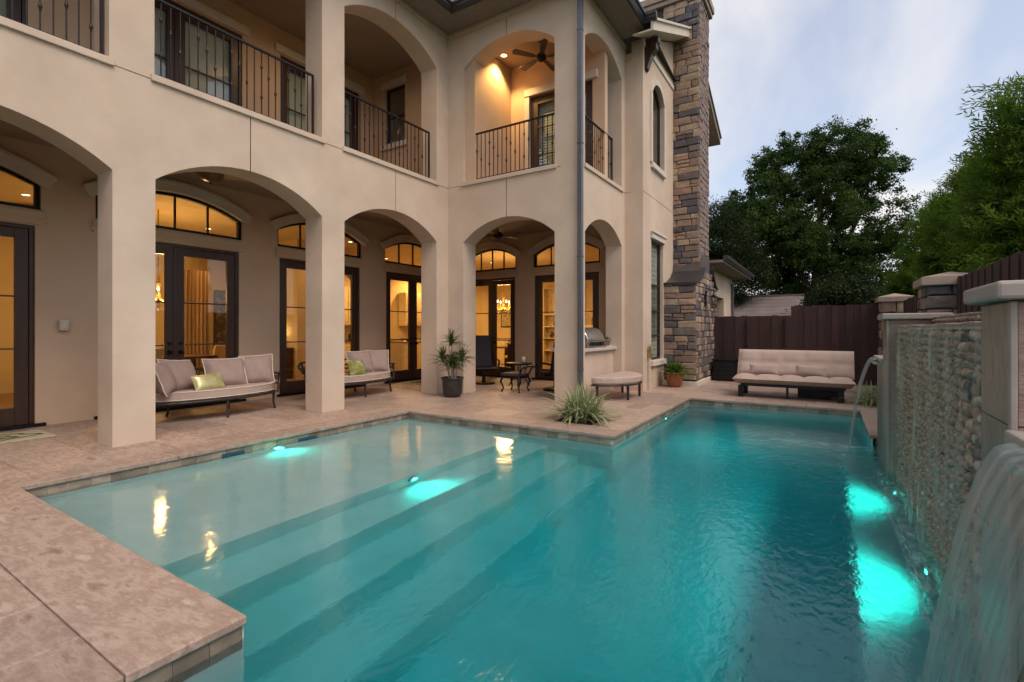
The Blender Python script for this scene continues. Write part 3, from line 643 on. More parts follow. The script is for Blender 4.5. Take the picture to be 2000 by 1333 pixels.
gutter((AX+ov, -2.7), (AX+ov, BY-ov-.12), (1, 0)); gutter((AX+ov, BY-ov), (CX_+ov+.12, BY-ov), (0, -1)); gutter((CX_+ov, BY-ov), (CX_+ov, 9.84), (1, 0)); gutter((CX_+ov+.001, 9.84), (DX+.47, 9.84), (0, -1))
gu.build('gutter', GUTTER, house)
rf = MB(); zr = zg+.14
rf.prism([(AX+ov+.05, -2.7), (AX+ov+.05, BY-ov-.05), (-9.6, BY+2.2), (-9.6, -2.7)], lambda x, y: (x, y, zr+(0 if x > -8 else 1.6)), lambda x, y: (x, y, zr+.05+(0 if x > -8 else 1.6)))
rf.add([(AX+ov+.05, BY-ov-.05, zr), (CX_+ov+.05, BY-ov-.05, zr), (CX_-1.6, 10.2, zr+1.25), (-9.6, BY+2.2, zr+1.6), (CX_+ov+.05, DY-.2, zr), (CX_-1.6, 16, zr+1.25), (CX_+.3, 16, zr+.05)], [(0, 1, 2, 3), (1, 4, 2), (4, 6, 5, 2)])
rf.add([(DX+.42, 9.8, 7.52), (DX+.42, 13.45, 9.16), (-9, 13.45, 9.16), (-9, 9.8, 7.52), (DX+.42, 17.1, 7.52), (-9, 17.1, 7.52)], [(0, 1, 2, 3), (1, 4, 5, 2)])
rf.build('roof', ROOFM, house)
rk = MB()
def rake(y0, z0, y1, z1):
    rk.prism([(y0, z0-.2), (y1, z1-.2), (y1, z1), (y0, z0)], lambda y, z: (DX+.40, y, z), lambda y, z: (DX+.35, y, z))
    rk.prism([(y0, z0-.2), (y1, z1-.2), (y1, z1-.16), (y0, z0-.16)], lambda y, z: (DX+.35, y, z), lambda y, z: (DX-.02, y, z))
    rk.prism([(y0, z0-.01), (y1, z1-.01), (y1, z1+.04), (y0, z0+.04)], lambda y, z: (DX+.44, y, z), lambda y, z: (DX+.40, y, z))
rake(9.8, 7.49, 13.45, 9.13); rk.build('rake_board', TRIM, house); rk = MB(); rake(13.451, 9.13, 17.1, 7.49); rk.build('rake_board', SOFFIT, house)
MB().box(DX-.02, DX+.03, DY-.02, 12.8, 7.40, 7.52).build('frieze', TRIM, house, bevel=.008)
cbm = MB(); prof = [(0, 0), (.30, 0), (.30, -.10), (.25, -.16), (.26, -.24), (.16, -.36), (.10, -.5), (.06, -.62), (0, -.66)]
cbm.prism(prof, lambda a, z: (DX+a, DY+.10, 7.56+z), lambda a, z: (DX+a, DY+.26, 7.56+z)); cbm.build('corbel', DOORW, house, bevel=.012)
# downspout on the outer corner
ds = MB(); x, y = CX_+.045, BY-.045
ds.bar((x, y, .02), (x, y, 7.45), .085, .085)
for z in (.6, 2.6, 4.6, 6.6): ds.box(x-.05, x+.05, y-.05, y+.05, z, z+.03)
ds.bar((x, y, .08), (x+.14, y-.14, .03), .08, .08)
ds.build('downspout', SPOUTG, house, bevel=.008)

# ---- chimney of ledge stone
chim = MB(); CF0, CF1 = 12.02, 14.55; SF0, SF1 = 12.86, 13.95; CXR, SXR = -2.60, -2.69
chim.box(DX-.3, CXR-.05, CF0+.05, CF1-.05, -.02, 2.45); chim.box(DX-.9, SXR-.05, SF0+.05, SF1-.05, 2.4, 9.75)
flp = [(CF0+.05, 2.44), (CF0+.40, 2.52), (SF0-.1, 2.74), (SF0+.06, 3.2), (SF1-.06, 3.2), (SF1+.08, 2.74), (CF1-.4, 2.52), (CF1-.05, 2.44)]
chim.prism(flp, lambda y, z: (DX-.2, y, z), lambda y, z: (CXR-.06, y, z))
chimney = chim.build('chimney', MORTAR, house)
stone_me = block_variants(10, 'stone', .05, .12)
def courses(u0, u1, z0, z1, hs, ls):
    z = z0; k = 0; out = []
    while z < z1-.02:
        h = min(random.uniform(*hs), z1-z)
        if z1-z-h < hs[0]*.6: h = z1-z
        u = u0
        while u < u1-.01:
            L = random.uniform(*ls)
            if u1-u-L < ls[0]*.7: L = u1-u
            if h > .17 and random.random() < .25:
                f = random.uniform(.4, .6); out += [(u, u+L, z, z+h*f), (u, u+L, z+h*f, z+h)]
            else: out.append((u, u+L, z, z+h))
            u += L
        z += h
    return out
def stones_B(Y, rects, dep=.07):      # facing -Y
    for (a, b, c_, d) in rects: place('stone', random.choice(stone_me), STONES, chimney, ((a+b)/2, Y+.02+random.uniform(-.022, .012), (c_+d)/2), math.pi, (b-a-.014, dep, d-c_-.014))
def stones_A(X, rects, dep=.07):      # facing +X
    for (a, b, c_, d) in rects: place('stone', random.choice(stone_me), STONES, chimney, (X-.02+random.uniform(-.012, .022), (a+b)/2, (c_+d)/2), -math.pi/2, (b-a-.014, dep, d-c_-.014))
stones_B(CF0, courses(DX-.05, CXR+.015, .13, 2.44, (.12, .19), (.22, .46)))
stones_A(CXR, [r for r in courses(CF0-.015, CF1, .13, 2.44, (.13, .20), (.16, .34))])
fl = [r for r in courses(12.3, 14.3, 2.44, 2.76, (.14, .18), (.16, .3))]
stones_A(CXR, [r for r in fl if (r[3] < 2.64 and r[0] > 12.36 and r[1] < 14.2) or (r[0] > 12.7 and r[1] < 14.05)])
stones_B(SF0, courses(DX-.25, SXR+.015, 2.70, 9.62, (.13, .2), (.22, .48)))
mb = MB()
for (a, b, c_, d) in courses(SF0-.015, SF1, 2.76, 9.62, (.12, .18), (.14, .34)):
    me = random.choice(stone_me); off = random.uniform(-.01, .012)
    M_ = Matrix.Translation((SXR-.02+off, (a+b)/2, (c_+d)/2)) @ Matrix.Rotation(-math.pi/2, 4, 'Z') @ Matrix.Diagonal((b-a-.014, .07, d-c_-.014, 1))
    mb.add([tuple(M_ @ v.co) for v in me.vertices], [tuple(p.vertices) for p in me.polygons])
mb.build('stonework', STONEW, chimney, kind='stuff')
cc = MB(); cc.box(DX-1.0, SXR+.09, SF0-.09, SF1+.09, 9.62, 9.74); cc.box(DX-1.04, SXR+.13, SF0-.13, SF1+.13, 9.74, 9.92); cc.build('chimney_cap', CAPST, chimney, bevel=.02)
hd = MB(); hp = [(CF0-.06, 2.40), (CF0-.06, 2.44), (CF0+.10, 2.46), (CF0+.30, 2.52), (CF0+.55, 2.63), (SF0+.02, 2.86), (SF0+.02, 2.74), (CF0+.55, 2.56), (CF0+.3, 2.46)]
hd.prism(hp, lambda y, z: (DX-.02, y, z), lambda y, z: (CXR+.05, y, z)); hd.build('chimney_hood', GUTTER, chimney)
h2 = MB(); hq = [(CF1+.05, 2.40), (CF1+.05, 2.44), (CF1-.12, 2.47), (CF1-.3, 2.56), (SF1+.06, 2.78), (SF1-.01, 3.0), (SF1-.01, 2.9), (SF1+.02, 2.74), (CF1-.3, 2.50), (CF1-.1, 2.42)]
h2.prism(hq, lambda y, z: (DX-.02, y, z), lambda y, z: (CXR+.05, y, z)); h2.build('chimney_hood', GUTTER, chimney)
pl = MB(); pl.box(DX-.05, CXR+.05, CF0-.05, CF1+.05, -.01, .10); pl.build('plinth', TRIM, chimney, bevel=.01)
# ------------------------------------------------------------------ waterfall wall on the right of the pool
FALLX, FY0, FY1 = 0.58, 2.60, 6.20
fw = thing('waterfall_wall', 'pebble mosaic wall with water running down into the pool', 'waterfall wall', (0.8, 4.4, 0))
b = MB(); b.box(FALLX+.02, 0.86, FY0, FY1, -2.4, 1.345); b.box(0.86, 1.0, FY0, FY1, -2.4, 1.42); b.build('backing', MORTAR, fw)
peb_me = []
for k in range(8):
    b = MB(); nx = 7; ring = []
    rr = [random.uniform(.80, 1.05) for _ in range(nx)]
    sq = lambda a: 1/max(abs(math.cos(a)), abs(math.sin(a)))**.55
    for (s, y) in ((1.0, 0), (.93, .5), (.6, .85)):
        for i in range(nx): a = 2*math.pi*i/nx; ring.append((.5*s*rr[i]*sq(a)*math.cos(a)*.97, y*.5, .5*s*rr[i]*sq(a)*math.sin(a)*.97))
    ring.append((0, .5, 0)); fs = []
    for L in (0, nx):
        for i in range(nx): fs.append((L+i, L+(i+1) % nx, L+nx+(i+1) % nx, L+nx+i))
    for i in range(nx): fs.append((2*nx+i, 2*nx+(i+1) % nx, 3*nx))
    me = bpy.data.meshes.new('pebble'); me.from_pydata(ring, [], fs); me.polygons.foreach_set('use_smooth', [True]*len(fs)); me.update(); peb_me.append(me)
slots = []
z = -0.62
while z < 1.325:
    h = random.uniform(.040, .066); y = FY0+random.uniform(0, .03)
    while y < FY1-.02:
        L = random.uniform(.036, .076); slots.append((y+L/2, z+h/2+random.uniform(-.014, .014), L*1.1, h*random.uniform(.8, 1.35))); y += L
    z += h
near = sorted(range(len(slots)), key=lambda i: math.dist((0, 0, 1.33), (FALLX, slots[i][0], slots[i][1]))+ (50 if slots[i][1] < -.05 else 0))
first = set(near[:296]); rest = MB()
for i, (y, z, L, h) in enumerate(slots):
    d = random.uniform(.05, .10); me = random.choice(peb_me); tilt = random.uniform(-1.2, 1.2)
    if i in first:
        o = place('pebble', me, PEBBLE, fw, (FALLX+.028, y, z), math.pi/2, (L, d, h)); o.rotation_euler = (0, tilt*.4, math.pi/2)
    else:
        M_ = Matrix.Translation((FALLX+.028, y, z)) @ Matrix.Rotation(math.pi/2, 4, 'Z') @ Matrix.Rotation(tilt*.4, 4, 'Y') @ Matrix.Diagonal((L, d, h, 1))
        rest.add([tuple(M_ @ v.co) for v in me.vertices], [tuple(p.vertices) for p in me.polygons])
# upper weir row and top ledge
def pebble_row(y0, y1, zc, X, hh=(.04, .07)):
    y = y0
    while y < y1:
        L = random.uniform(.04, .075); h = random.uniform(*hh); me = random.choice(peb_me)
        M_ = Matrix.Translation((X+random.uniform(-.006, .006), y+L/2, zc)) @ Matrix.Rotation(math.pi/2, 4, 'Z') @ Matrix.Diagonal((L*1.05, .06, h*1.1, 1))
        rest.add([tuple(M_ @ v.co) for v in me.vertices], [tuple(p.vertices) for p in me.polygons]); y += L
for zc in (1.365, 1.405): pebble_row(FY0, FY1, zc, 0.87, (.04, .05))
o = rest.build('pebble', PEBBLES, fw, smooth=True, kind='stuff')
tp = MB(); yy = FY0
while yy < FY1-.05:
    L = min(random.uniform(.16, .3), FY1-yy); tp.box(FALLX-.012, FALLX+.07, yy+.004, yy+L-.004, 1.325, 1.362+random.uniform(-.006, .006)); tp.box(.85, 1.02, yy+.004, yy+L-.004, 1.425, 1.445+random.uniform(-.005, .005)); yy += L
tp.build('weir_stone', MOSAIC, fw, bevel=.012)
def flow_mesh(name, grid, m, parent=None):
    """grid[i][j] points, flow coords (u across, v along the fall)."""
    ni, nj = len(grid), len(grid[0]); vs = [p for r in grid for p in r]; fs = [(i*nj+j, i*nj+j+1, (i+1)*nj+j+1, (i+1)*nj+j) for i in range(ni-1) for j in range(nj-1)]
    me = bpy.data.meshes.new(name); me.from_pydata(vs, [], fs); me.update(); me.polygons.foreach_set('use_smooth', [True]*len(fs))
    at = me.attributes.new('flow', 'FLOAT_VECTOR', 'POINT'); s = 0; acc = [0]*nj; out = []
    W_ = [0.0]
    for j in range(1, nj): W_.append(W_[-1]+math.dist(grid[0][j], grid[0][j-1]))
    for i in range(ni):
        for j in range(nj):
            if i: acc[j] += math.dist(grid[i][j], grid[i-1][j])
            out += [W_[j], acc[j], 0.0]
    at.data.foreach_set('vector', out); me.materials.append(m); return link(name, me, parent)
gr = [[(FALLX-.035-.03*k/24+.008*math.sin(j*1.7+k*.6), FY0+.02+(FY1-FY0-.04)*j/60, 1.34-1.47*k/24) for j in range(61)] for k in range(25)]
tag(flow_mesh('falling_water', gr, FILM), 'thin veil of water streaming down the pebble mosaic wall', 'falling water')
def pillar(y0, y1, label):
    p = thing('tiled_pillar', label, 'pillar', (0.72, (y0+y1)/2, 0))
    b = MB(); b.box(0.512, 0.94, y0+.012, y1-.012, -2.4, 1.425); b.build('core', GROUT, p)
    nz, ny = 5, 1
    for i in range(nz):
        za, zb = -.62+2.04*i/nz, -.62+2.04*(i+1)/nz
        MB().box(0.50, 0.514, y0+.03, y1-.002, za+.002, zb-.002).build('tile', MOSAIC, p, bevel=.003)
        MB().box(0.516, 0.95, y0, y0+.014, za+.002, zb-.002).build('tile', REDSTONE, p, bevel=.003)
    MB().box(.498, .516, y0-.002, y0+.03, -.62, 1.42).build('corner_strip', CAPLT, p, bevel=.004)
    MB().box(.455, 1.0, y0-.05, y1+.05, 1.425, 1.485).build('cap', CAPLT, p, bevel=.012)
pillar(2.22, 2.595, 'near travertine pillar with pale cap beside the wide water sheet')
pillar(6.205, 6.66, 'far travertine pillar with pale cap at the garden end of the mosaic')
def wing(y0, y1, s0, s1, label, jlabel):
    p = thing('spout_wall', label, 'spout wall', (0.72, (y0+y1)/2, 0))
    MB().box(0.515, 0.93, y0, y1, -2.4, .955).build('core', MOSAIC, p, bevel=.004)
    MB().box(0.48, 0.97, y0-.02, y1+.02 if y0 > 4 else y1, .957, 1.005).build('coping', CAPLT, p, bevel=.01)
    MB().box(0.44, 0.53, s0-.02, s1+.02, .925, .95).build('spout_lip', STEEL, p, bevel=.004)
    def q(k, j, n=26, nj=24):
        tt = .47*k/n; zz = .985-4.905*tt*tt
        y = s0+(s1-s0)*j/nj; squeeze = 1-.10*(k/n); yc = (s0+s1)/2
        thick = .004*math.sin(j*1.9)+.003*math.sin(j*4.1+k*.2)
        return (.52-.55*tt-.05*min(1, k/4)+thick*.7, yc+(y-yc)*squeeze, max(zz, WZ-.01)+.012*min(1, k/3)*(1-k/n))
    tag(flow_mesh('water_jet', [[q(k, j) for j in range(25)] for k in range(27)], JET), jlabel, 'water jet')
wing(1.05, 2.215, 1.36, 2.08, 'near low spout wall below the wide water sheet', 'wide sheet of water pouring in front of the mosaic wall, nearest the viewer')
wing(6.665, 7.62, 6.95, 7.56, 'far low spout wall at the garden end of the waterfall', 'slim arc of water falling beside the beige futon')

def foam(loc, rx, ry, label):
    n_, k_ = 10, 28; vs = []; me = bpy.data.meshes.new('foam')
    for i in range(n_+1):
        for j in range(k_): a = 2*math.pi*j/k_; r_ = i/n_*(1+.18*math.sin(3*a+1)+.1*math.sin(7*a)); vs.append((loc[0]+rx*r_*math.cos(a), loc[1]+ry*r_*math.sin(a), WZ+.006+.02*(1-i/n_)**2+.004*math.sin(5*a+i)*(1-i/n_)))
    fs = [(i*k_+j, i*k_+(j+1) % k_, (i+1)*k_+(j+1) % k_, (i+1)*k_+j) for i in range(n_) for j in range(k_)]
    me.from_pydata(vs, [], fs); me.update(); me.materials.append(FOAM); at = me.attributes.new('flow', 'FLOAT_VECTOR', 'POINT')
    fl_ = []
    for i in range(n_+1):
        for j in range(k_): v = vs[i*k_+j]; s_ = (i/n_)**2*2.2; fl_ += [v[0]*2+s_*0, v[1]*4, -s_]
    at.data.foreach_set('vector', fl_); o = link('foam', me); o['kind'] = 'stuff'; o['label'] = label; o['category'] = 'foam'
foam((.12, 7.25, 0), .75, .22, 'white splash where the far water arc meets the pool')
foam((.20, 1.75, 0), .18, .42, 'white splash under the near water sheet')
foam((FALLX-.10, 4.4, 0), .10, 1.75, 'thin line of foam at the foot of the mosaic wall')

# ------------------------------------------------------------------ fences and stone fence pillars
board_me = []
for k in range(4):
    b = MB(); c_ = .04; dz = .006
    b.box(-.5, .5, -.5, .5, 0, 1); me = bpy.data.meshes.new('board'); me.from_pydata(b.v, [], b.f); me.update(); board_me.append(me)
def boards(parent, p, q, z0, zt, rot, th=.02, wv=(.135, .145), step=0.0):
    L = math.dist(p, q); n = max(1, round(L/.14)); dx, dy = (q[0]-p[0])/n, (q[1]-p[1])/n
    for i in range(n):
        h = zt+random.uniform(-.012, .012)-z0
        off = .012 if i % 2 else 0
        o = place('board', board_me[i % 4], FENCEW, parent, (p[0]+dx*(i+.5)-dy/max(1e-6, L/n)*off, p[1]+dy*(i+.5)+dx/max(1e-6, L/n)*off, z0), rot, (L/n+.006, th, h))
fn = thing('wood_fence', 'tall dark brown board fence behind the beige futon', 'fence', (0.3, 14.1, 0))
boards(fn, (-0.77, 14.1), (1.35, 14.1), 0.02, 1.90, 0)
r = MB(); [r.box(-.77, 1.35, 14.13, 14.17, z, z+.08) for z in (.4, 1.5)]; r.build('rail', FENCEW, fn)
gt = thing('wood_gate', 'lower dark brown board gate next to the stone chimney', 'gate', (-1.6, 14.1, 0))
boards(gt, (-2.62, 14.1), (-0.775, 14.1), 0.03, 1.665, 0)
r = MB(); [r.box(-2.6, -.78, 14.13, 14.17, z, z+.08) for z in (.35, 1.4)]; r.bar((-1.72, 14.155, .4), (-.85, 14.155, 1.4), .08, .03); r.build('rail', FENCEW, gt)
l = MB(); l.box(-1.80, -1.77, 14.06, 14.085, .9, 1.55); l.box(-1.82, -1.74, 14.03, 14.085, .86, .92); l.box(-.93, -.90, 14.06, 14.085, .9, 1.6); l.build('latch', BLACK, gt)
fr_ = thing('wood_fence', 'dark brown board fence running behind the waterfall wall', 'fence', (1.42, 8, 0))
boards(fr_, (1.40, 4.4), (1.40, 8.42), 0.0, 1.985, math.pi/2); boards(fr_, (1.40, 9.1), (1.40, 13.6), 0.0, 1.95, math.pi/2)
r = MB(); [r.box(1.43, 1.47, 4.4, 13.6, z, z+.08) for z in (.4, 1.6)]; r.build('rail', FENCEW, fr_)
def fence_pillar(x0, x1, y0, y1, h, label):
    p = thing('stone_pillar', label, 'pillar', ((x0+x1)/2, (y0+y1)/2, 0))
    MB().box(x0+.04, x1-.04, y0+.04, y1-.04, 0, h).build('core', MORTAR, p)
    for (a, b, c_, d) in courses(x0, x1, 0, h, (.15, .21), (.24, .45)):
        place('stone', random.choice(stone_me), STONES, p, ((a+b)/2, y0+.02+random.uniform(-.01, .01), (c_+d)/2), math.pi, (b-a-.014, .09, d-c_-.014))
    for (a, b, c_, d) in courses(y0+.03, y1, 0, h, (.15, .21), (.2, .35)):
        place('stone', random.choice(stone_me), STONES, p, (x0+.02+random.uniform(-.01, .01), (a+b)/2, (c_+d)/2), math.pi/2, (b-a-.014, .09, d-c_-.014))
    m_ = MB(); o_ = .07; xc, yc = (x0+x1)/2, (y0+y1)/2
    m_.box(x0-o_, x1+o_, y0-o_, y1+o_, h, h+.11)
    m_.add([(x0-o_, y0-o_, h+.11), (x1+o_, y0-o_, h+.11), (x1+o_, y1+o_, h+.11), (x0-o_, y1+o_, h+.11), (xc, yc, h+.2)], [(0, 1, 4), (1, 2, 4), (2, 3, 4), (3, 0, 4)])
    m_.build('cap', CAPST, p, bevel=.012)
fence_pillar(1.10, 1.66, 8.45, 9.05, 1.90, 'near stacked stone pillar with pyramid cap behind the mosaic wall')
fence_pillar(1.00, 1.52, 13.7, 14.2, 1.93, 'far stacked stone pillar at the corner of the brown fence')

# ------------------------------------------------------------------ garage wing and neighbour's shed
ga = thing('garage', 'beige stucco garage wing with dark gutter behind the chimney', 'garage', (-3.6, 17.5, 0))
GX = -2.95
arch_wall(FA(GX), 14.6, 19.3, -.05, 3.15, [(15.0, 17.8, 0, 2.35, 2.35)], .25).build('wall', STUCCO, ga)
MB().box(GX-.9, GX-.01, 19.05, 19.3, -.05, 3.15).build('wall', STUCCO, ga); MB().box(GX-.24, GX-.2, 15.0, 17.8, 0, 2.35).build('garage_door', DOORW, ga)
e = MB(); e.box(GX-.2, GX+.55, 14.4, 19.9, 3.15, 3.22); e.build('soffit', SOFFIT, ga)
e = MB(); e.prism([(0, 0), (.06, 0), (.11, .06), (.12, .13), (0, .13)], lambda a, z: (GX+.55+a, 14.4, 3.2+z), lambda a, z: (GX+.55+a, 19.95, 3.2+z)); e.build('gutter', GUTTER, ga)
e = MB(); e.add([(GX+.55, 14.4, 3.33), (GX+.55, 19.9, 3.33), (GX-3, 19.9, 4.6), (GX-3, 14.4, 4.6)], [(0, 1, 2, 3)]); e.build('roof', ROOFM, ga)
e = MB(); e.bar((GX+.06, 19.25, 0), (GX+.06, 19.25, 2.9), .07); e.bar((GX+.06, 19.25, 2.9), (GX+.58, 19.25, 3.2), .07); e.build('downspout', SPOUTG, ga)
sh = thing('shed', 'low weathered grey brown shed roof beyond the fence', 'shed', (-1.9, 22, 0))
e = MB(); e.box(-3.4, -.86, 21.6, 26, -.1, 1.9); e.build('wall', SHEDW, sh)
for i in range(6):
    e = MB(); f0, f1 = i/6, (i+1)/6
    e.add([(-3.5, 21.2+2.2*f0, 1.72+.95*f0), (-.82, 21.2+2.2*f0, 1.72+.95*f0), (-.82, 21.2+2.2*f1+.05, 1.75+.95*f1), (-3.5, 21.2+2.2*f1+.05, 1.75+.95*f1), (-3.5, 21.2+2.2*f0, 1.76+.95*f0), (-.82, 21.2+2.2*f0, 1.76+.95*f0), (-.82, 21.2+2.2*f1+.05, 1.77+.95*f1), (-3.5, 21.2+2.2*f1+.05, 1.77+.95*f1)],
          [(4, 5, 6, 7), (0, 1, 5, 4), (1, 2, 6, 5), (0, 4, 7, 3)]); e.build('roof_course', SHEDW, sh)
MB().box(-3.52, -.80, 23.35, 23.5, 2.70, 2.76).build('ridge', SHEDW, sh)

# ------------------------------------------------------------------ furniture
def pillow_mb(w, h, t, n=12, M_=Matrix.Identity(4), crease=.0):
    b = MB(); P = []
    for sgn in (1, -1):
        for i in range(n+1):
            for j in range(n+1):
                x, y = -1+2*i/n, -1+2*j/n
                th = t/2*max(0, (1-abs(x)**3.2)*(1-abs(y)**3.2))**.46
                X_ = x*w/2*(1-.055*(1-y*y)); Y_ = y*h/2*(1-.055*(1-x*x))
                th += crease*math.sin(x*9+y*3)*(1-abs(x)**3)*abs(x)
                P.append(tuple(M_ @ Vector((X_, Y_, sgn*th))))
    k = (n+1)**2; f = []
    for s in (0, 1):
        for i in range(n):
            for j in range(n):
                a = s*k+i*(n+1)+j; q = (a, a+1, a+n+2, a+n+1); f.append(q if s else q[::-1])
    b.add(P, f); return b
def pillow(label, cat, m, loc, w, h, t, yaw, lean, roll=0, piping=None, group=None, crease=.006):
    """standing pillow: yaw = direction its face looks (rotation about z from +X), lean back angle"""
    Mx = Matrix.Translation(loc) @ Matrix.Rotation(yaw, 4, 'Z') @ Matrix.Rotation(-lean, 4, 'Y') @ Matrix.Rotation(roll, 4, 'X') @ Matrix(((0, 0, 1, 0), (1, 0, 0, 0), (0, 1, 0, 0), (0, 0, 0, 1)))
    o = thing('pillow', label, cat, loc, group)
    pillow_mb(w, h, t, M_=Mx, crease=crease).build('cover', m, o, smooth=True)
    if piping:
        pts = []
        for i in range(41):
            a = i/40*4; s = int(a) % 4; f = -1+2*(a-int(a))
            x, y = ((f, -1), (1, f), (-f, 1), (-1, -f))[s]
            pts.append(Mx @ Vector((x*w/2*(1-.055*(1-y*y))*1.01, y*h/2*(1-.055*(1-x*x))*1.01, .004*math.sin(i*2.1))))
        MB().tube(pts, .0085, 6).build('piping', piping, o, smooth=True)
    return o
def half_moon(hy, bf, bb, n=22, sx=1.0):
    pts = []
    for i in range(n+1):
        a = -math.pi/2+math.pi*i/n; pts.append((bf*math.cos(a), hy*math.sin(a)))
    for i in range(1, n):
        a = math.pi/2+math.pi*i/n; c_, s_ = math.cos(a), math.sin(a); pts.append((bb*abs(c_)**.75*(-1), hy*s_))
    return pts
def daybed(yc, label):
    xc = -7.93; d = thing('daybed', label, 'daybed', (xc, yc, 0), 'curved daybeds in the loggia')
    out = half_moon(.93, .36, .62)
    f = MB(); rim = [(xc+x, yc+y, .285) for x, y in out]; f.tube(rim+[rim[0]], .022, 8)
    for i in range(-3, 4): f.bar((xc-.5, yc+i*.22, .285), (xc+.3, yc+i*.22, .285), .03, .015)
    f.build('seat_frame', BRONZE, d)
    for (x, y) in ((.34, 0), (.10, .88), (.10, -.88), (-.5, .45), (-.5, -.45)):
        MB().tube([(xc+x, yc+y, .29), (xc+x*.99, yc+y*.99, .12), (xc+x*1.03, yc+y*1.02, 0)], [.022, .017, .02], 8).build('leg', BRONZE, d)
    c_ = MB(); ins = [(x*.98, y*.985) for x, y in out]
    c_.prism(ins, lambda x, y: (xc+x, yc+y, .305), lambda x, y: (xc+x, yc+y, .445)); c_.build('seat_cushion', FABRIC, d, bevel=.03, seg=3, smooth=False)
    p = MB(); 
    for z in (.325, .432): q = [(xc+x*1.0, yc+y*1.0, z) for x, y in ins]; p.tube(q+[q[0]], .007, 6)
    p.build('piping', PIPING, d)
    bk = MB(); arc = [p_ for p_ in half_moon(.95, .36, .64, 22)[22:]]+[(0.0, -.95)]
    arc = [(0.14, .93)]+arc+[(0.14, -.93)]
    for k, (z, lean) in enumerate(((.42, .02), (.50, .05), (.58, .085), (.68, .13))):
        pts = [(xc+x-(lean if x < .05 else lean*.2), yc+y*(1+lean*.35), z if abs(y) < .75 else z-(.0 if k < 2 else .05*(k-1))*((abs(y)-.75)/.2)) for x, y in arc]; bk.tube(pts, .015 if k < 3 else .02, 8)
    for s in (1, -1): bk.tube([(xc+.14, yc+s*.92, .27), (xc+.12, yc+s*.96, .42), (xc+.05, yc+s*1.0, .60)], .02, 8)
    for i in range(2, len(arc)-2, 4):
        x, y = arc[i]; bk.tube([(xc+x, yc+y, .28), (xc+x-.05, yc+y*1.02, .5), (xc+x-.13, yc+y*1.045, .68)], .013, 6)
    bk.build('backrest', BRONZE, d)
daybed(3.95, 'half moon daybed between the first two full columns, nearest the viewer')
daybed(6.57, 'half moon daybed partly hidden behind the second full column')
G1 = 'beige scatter pillows on the daybeds'
pillow('leftmost beige pillow on the near daybed, mostly behind the column', 'pillow', FABRIC2, (-7.83, 3.2, .635), .48, .48, .23, R(55), R(20), 0, PIPING, G1, .016)
pillow('puffy beige pillow left of the gold pillow on the near daybed', 'pillow', FABRIC2, (-8.0, 3.46, .645), .57, .50, .26, R(25), R(22), R(-5), PIPING, G1, .016)
pillow('wide beige pillow right of the gold pillow on the near daybed', 'pillow', FABRIC2, (-8.02, 4.14, .64), .60, .48, .25, R(-8), R(24), 0, PIPING, G1, .016)
pillow('rightmost beige pillow on the near daybed, against its arm', 'pillow', FABRIC2, (-7.98, 4.62, .66), .50, .49, .23, R(-32), R(18), R(4), PIPING, G1, .016)
pillow('shiny gold satin lumbar pillow on the near daybed', 'pillow', GOLD, (-7.72, 3.74, .545), .46, .27, .13, R(5), R(28), R(3), None, None, .003)
pillow('beige pillow on the far daybed left of the column', 'pillow', FABRIC2, (-8.02, 5.86, .65), .52, .49, .24, R(35), R(20), 0, PIPING, G1, .016)
pillow('middle beige pillow on the far daybed right of the column', 'pillow', FABRIC2, (-8.02, 6.80, .65), .56, .49, .25, R(-5), R(22), 0, PIPING, G1, .016)
pillow('rightmost beige pillow on the far daybed beside its arm', 'pillow', FABRIC2, (-7.97, 7.22, .65), .47, .48, .23, R(-35), R(18), 0, PIPING, G1, .016)
pillow('green and cream printed pillow on the far daybed', 'pillow', GREENF, (-7.70, 6.45, .575), .40, .34, .14, R(2), R(26), R(-6), None, None, .004)

# ottoman by the counter
ot = thing('ottoman', 'beige half moon ottoman on dark legs beside the counter', 'ottoman', (-3.4, 9.25, 0))
oo = [(-3.68+x, 9.25+y) for x, y in [(0, -.80)]+[(.66*math.cos(a), .80*math.sin(a)) for a in [(-math.pi/2+math.pi*i/20) for i in range(1, 20)]]+[(0, .80)]]
MB().prism(oo, lambda x, y: (x, y, .31), lambda x, y: (x, y, .445)).build('cushion', FABRIC, ot, bevel=.035, seg=3)
f = MB(); q = [(-3.68+(x+3.68)*.97, 9.25+(y-9.25)*.97, .29) for x, y in oo]; f.tube(q+[q[0]], .018, 8); f.build('frame', BRONZE, ot)
for (x, y) in ((-3.15, 8.95), (-3.15, 9.62), (-3.62, 8.6), (-3.62, 9.95)): MB().bar((x, y, 0), (x, y, .29), .04).build('leg', BRONZE, ot)

# futon
fu = thing('futon_sofa', 'beige tufted futon sofa in front of the brown fence', 'sofa', (-.7, 11.2, 0))
def puffy(b, x0, x1, za, zb, ya, yb, nx, nz, thick, T):
    """tufted slab: nx by nz cells bulging outward on face"""
    N_ = 6; vs = []; fs = []; A, B = nx*N_, nz*N_
    for s in (1, -1):
        for i in range(A+1):
            for j in range(B+1):
                u, v = i/A, j/B; bu = abs(math.sin(math.pi*u*nx))**.35*abs(math.sin(math.pi*v*nz))**.35 if s > 0 else 0
                edge = min(1, min(u, 1-u)*22)**.5*min(1, min(v, 1-v)*10)**.5
                vs.append(T(x0+(x1-x0)*u, v, (thick/2*(.55+.45*bu) if s > 0 else -thick/2)*edge))
    k = (A+1)*(B+1)
    for s in (0, 1):
        for i in range(A):
            for j in range(B):
                a = s*k+i*(B+1)+j; q = (a, a+1, a+B+2, a+B+1); fs.append(q if s else q[::-1])
    b.add(vs, fs)
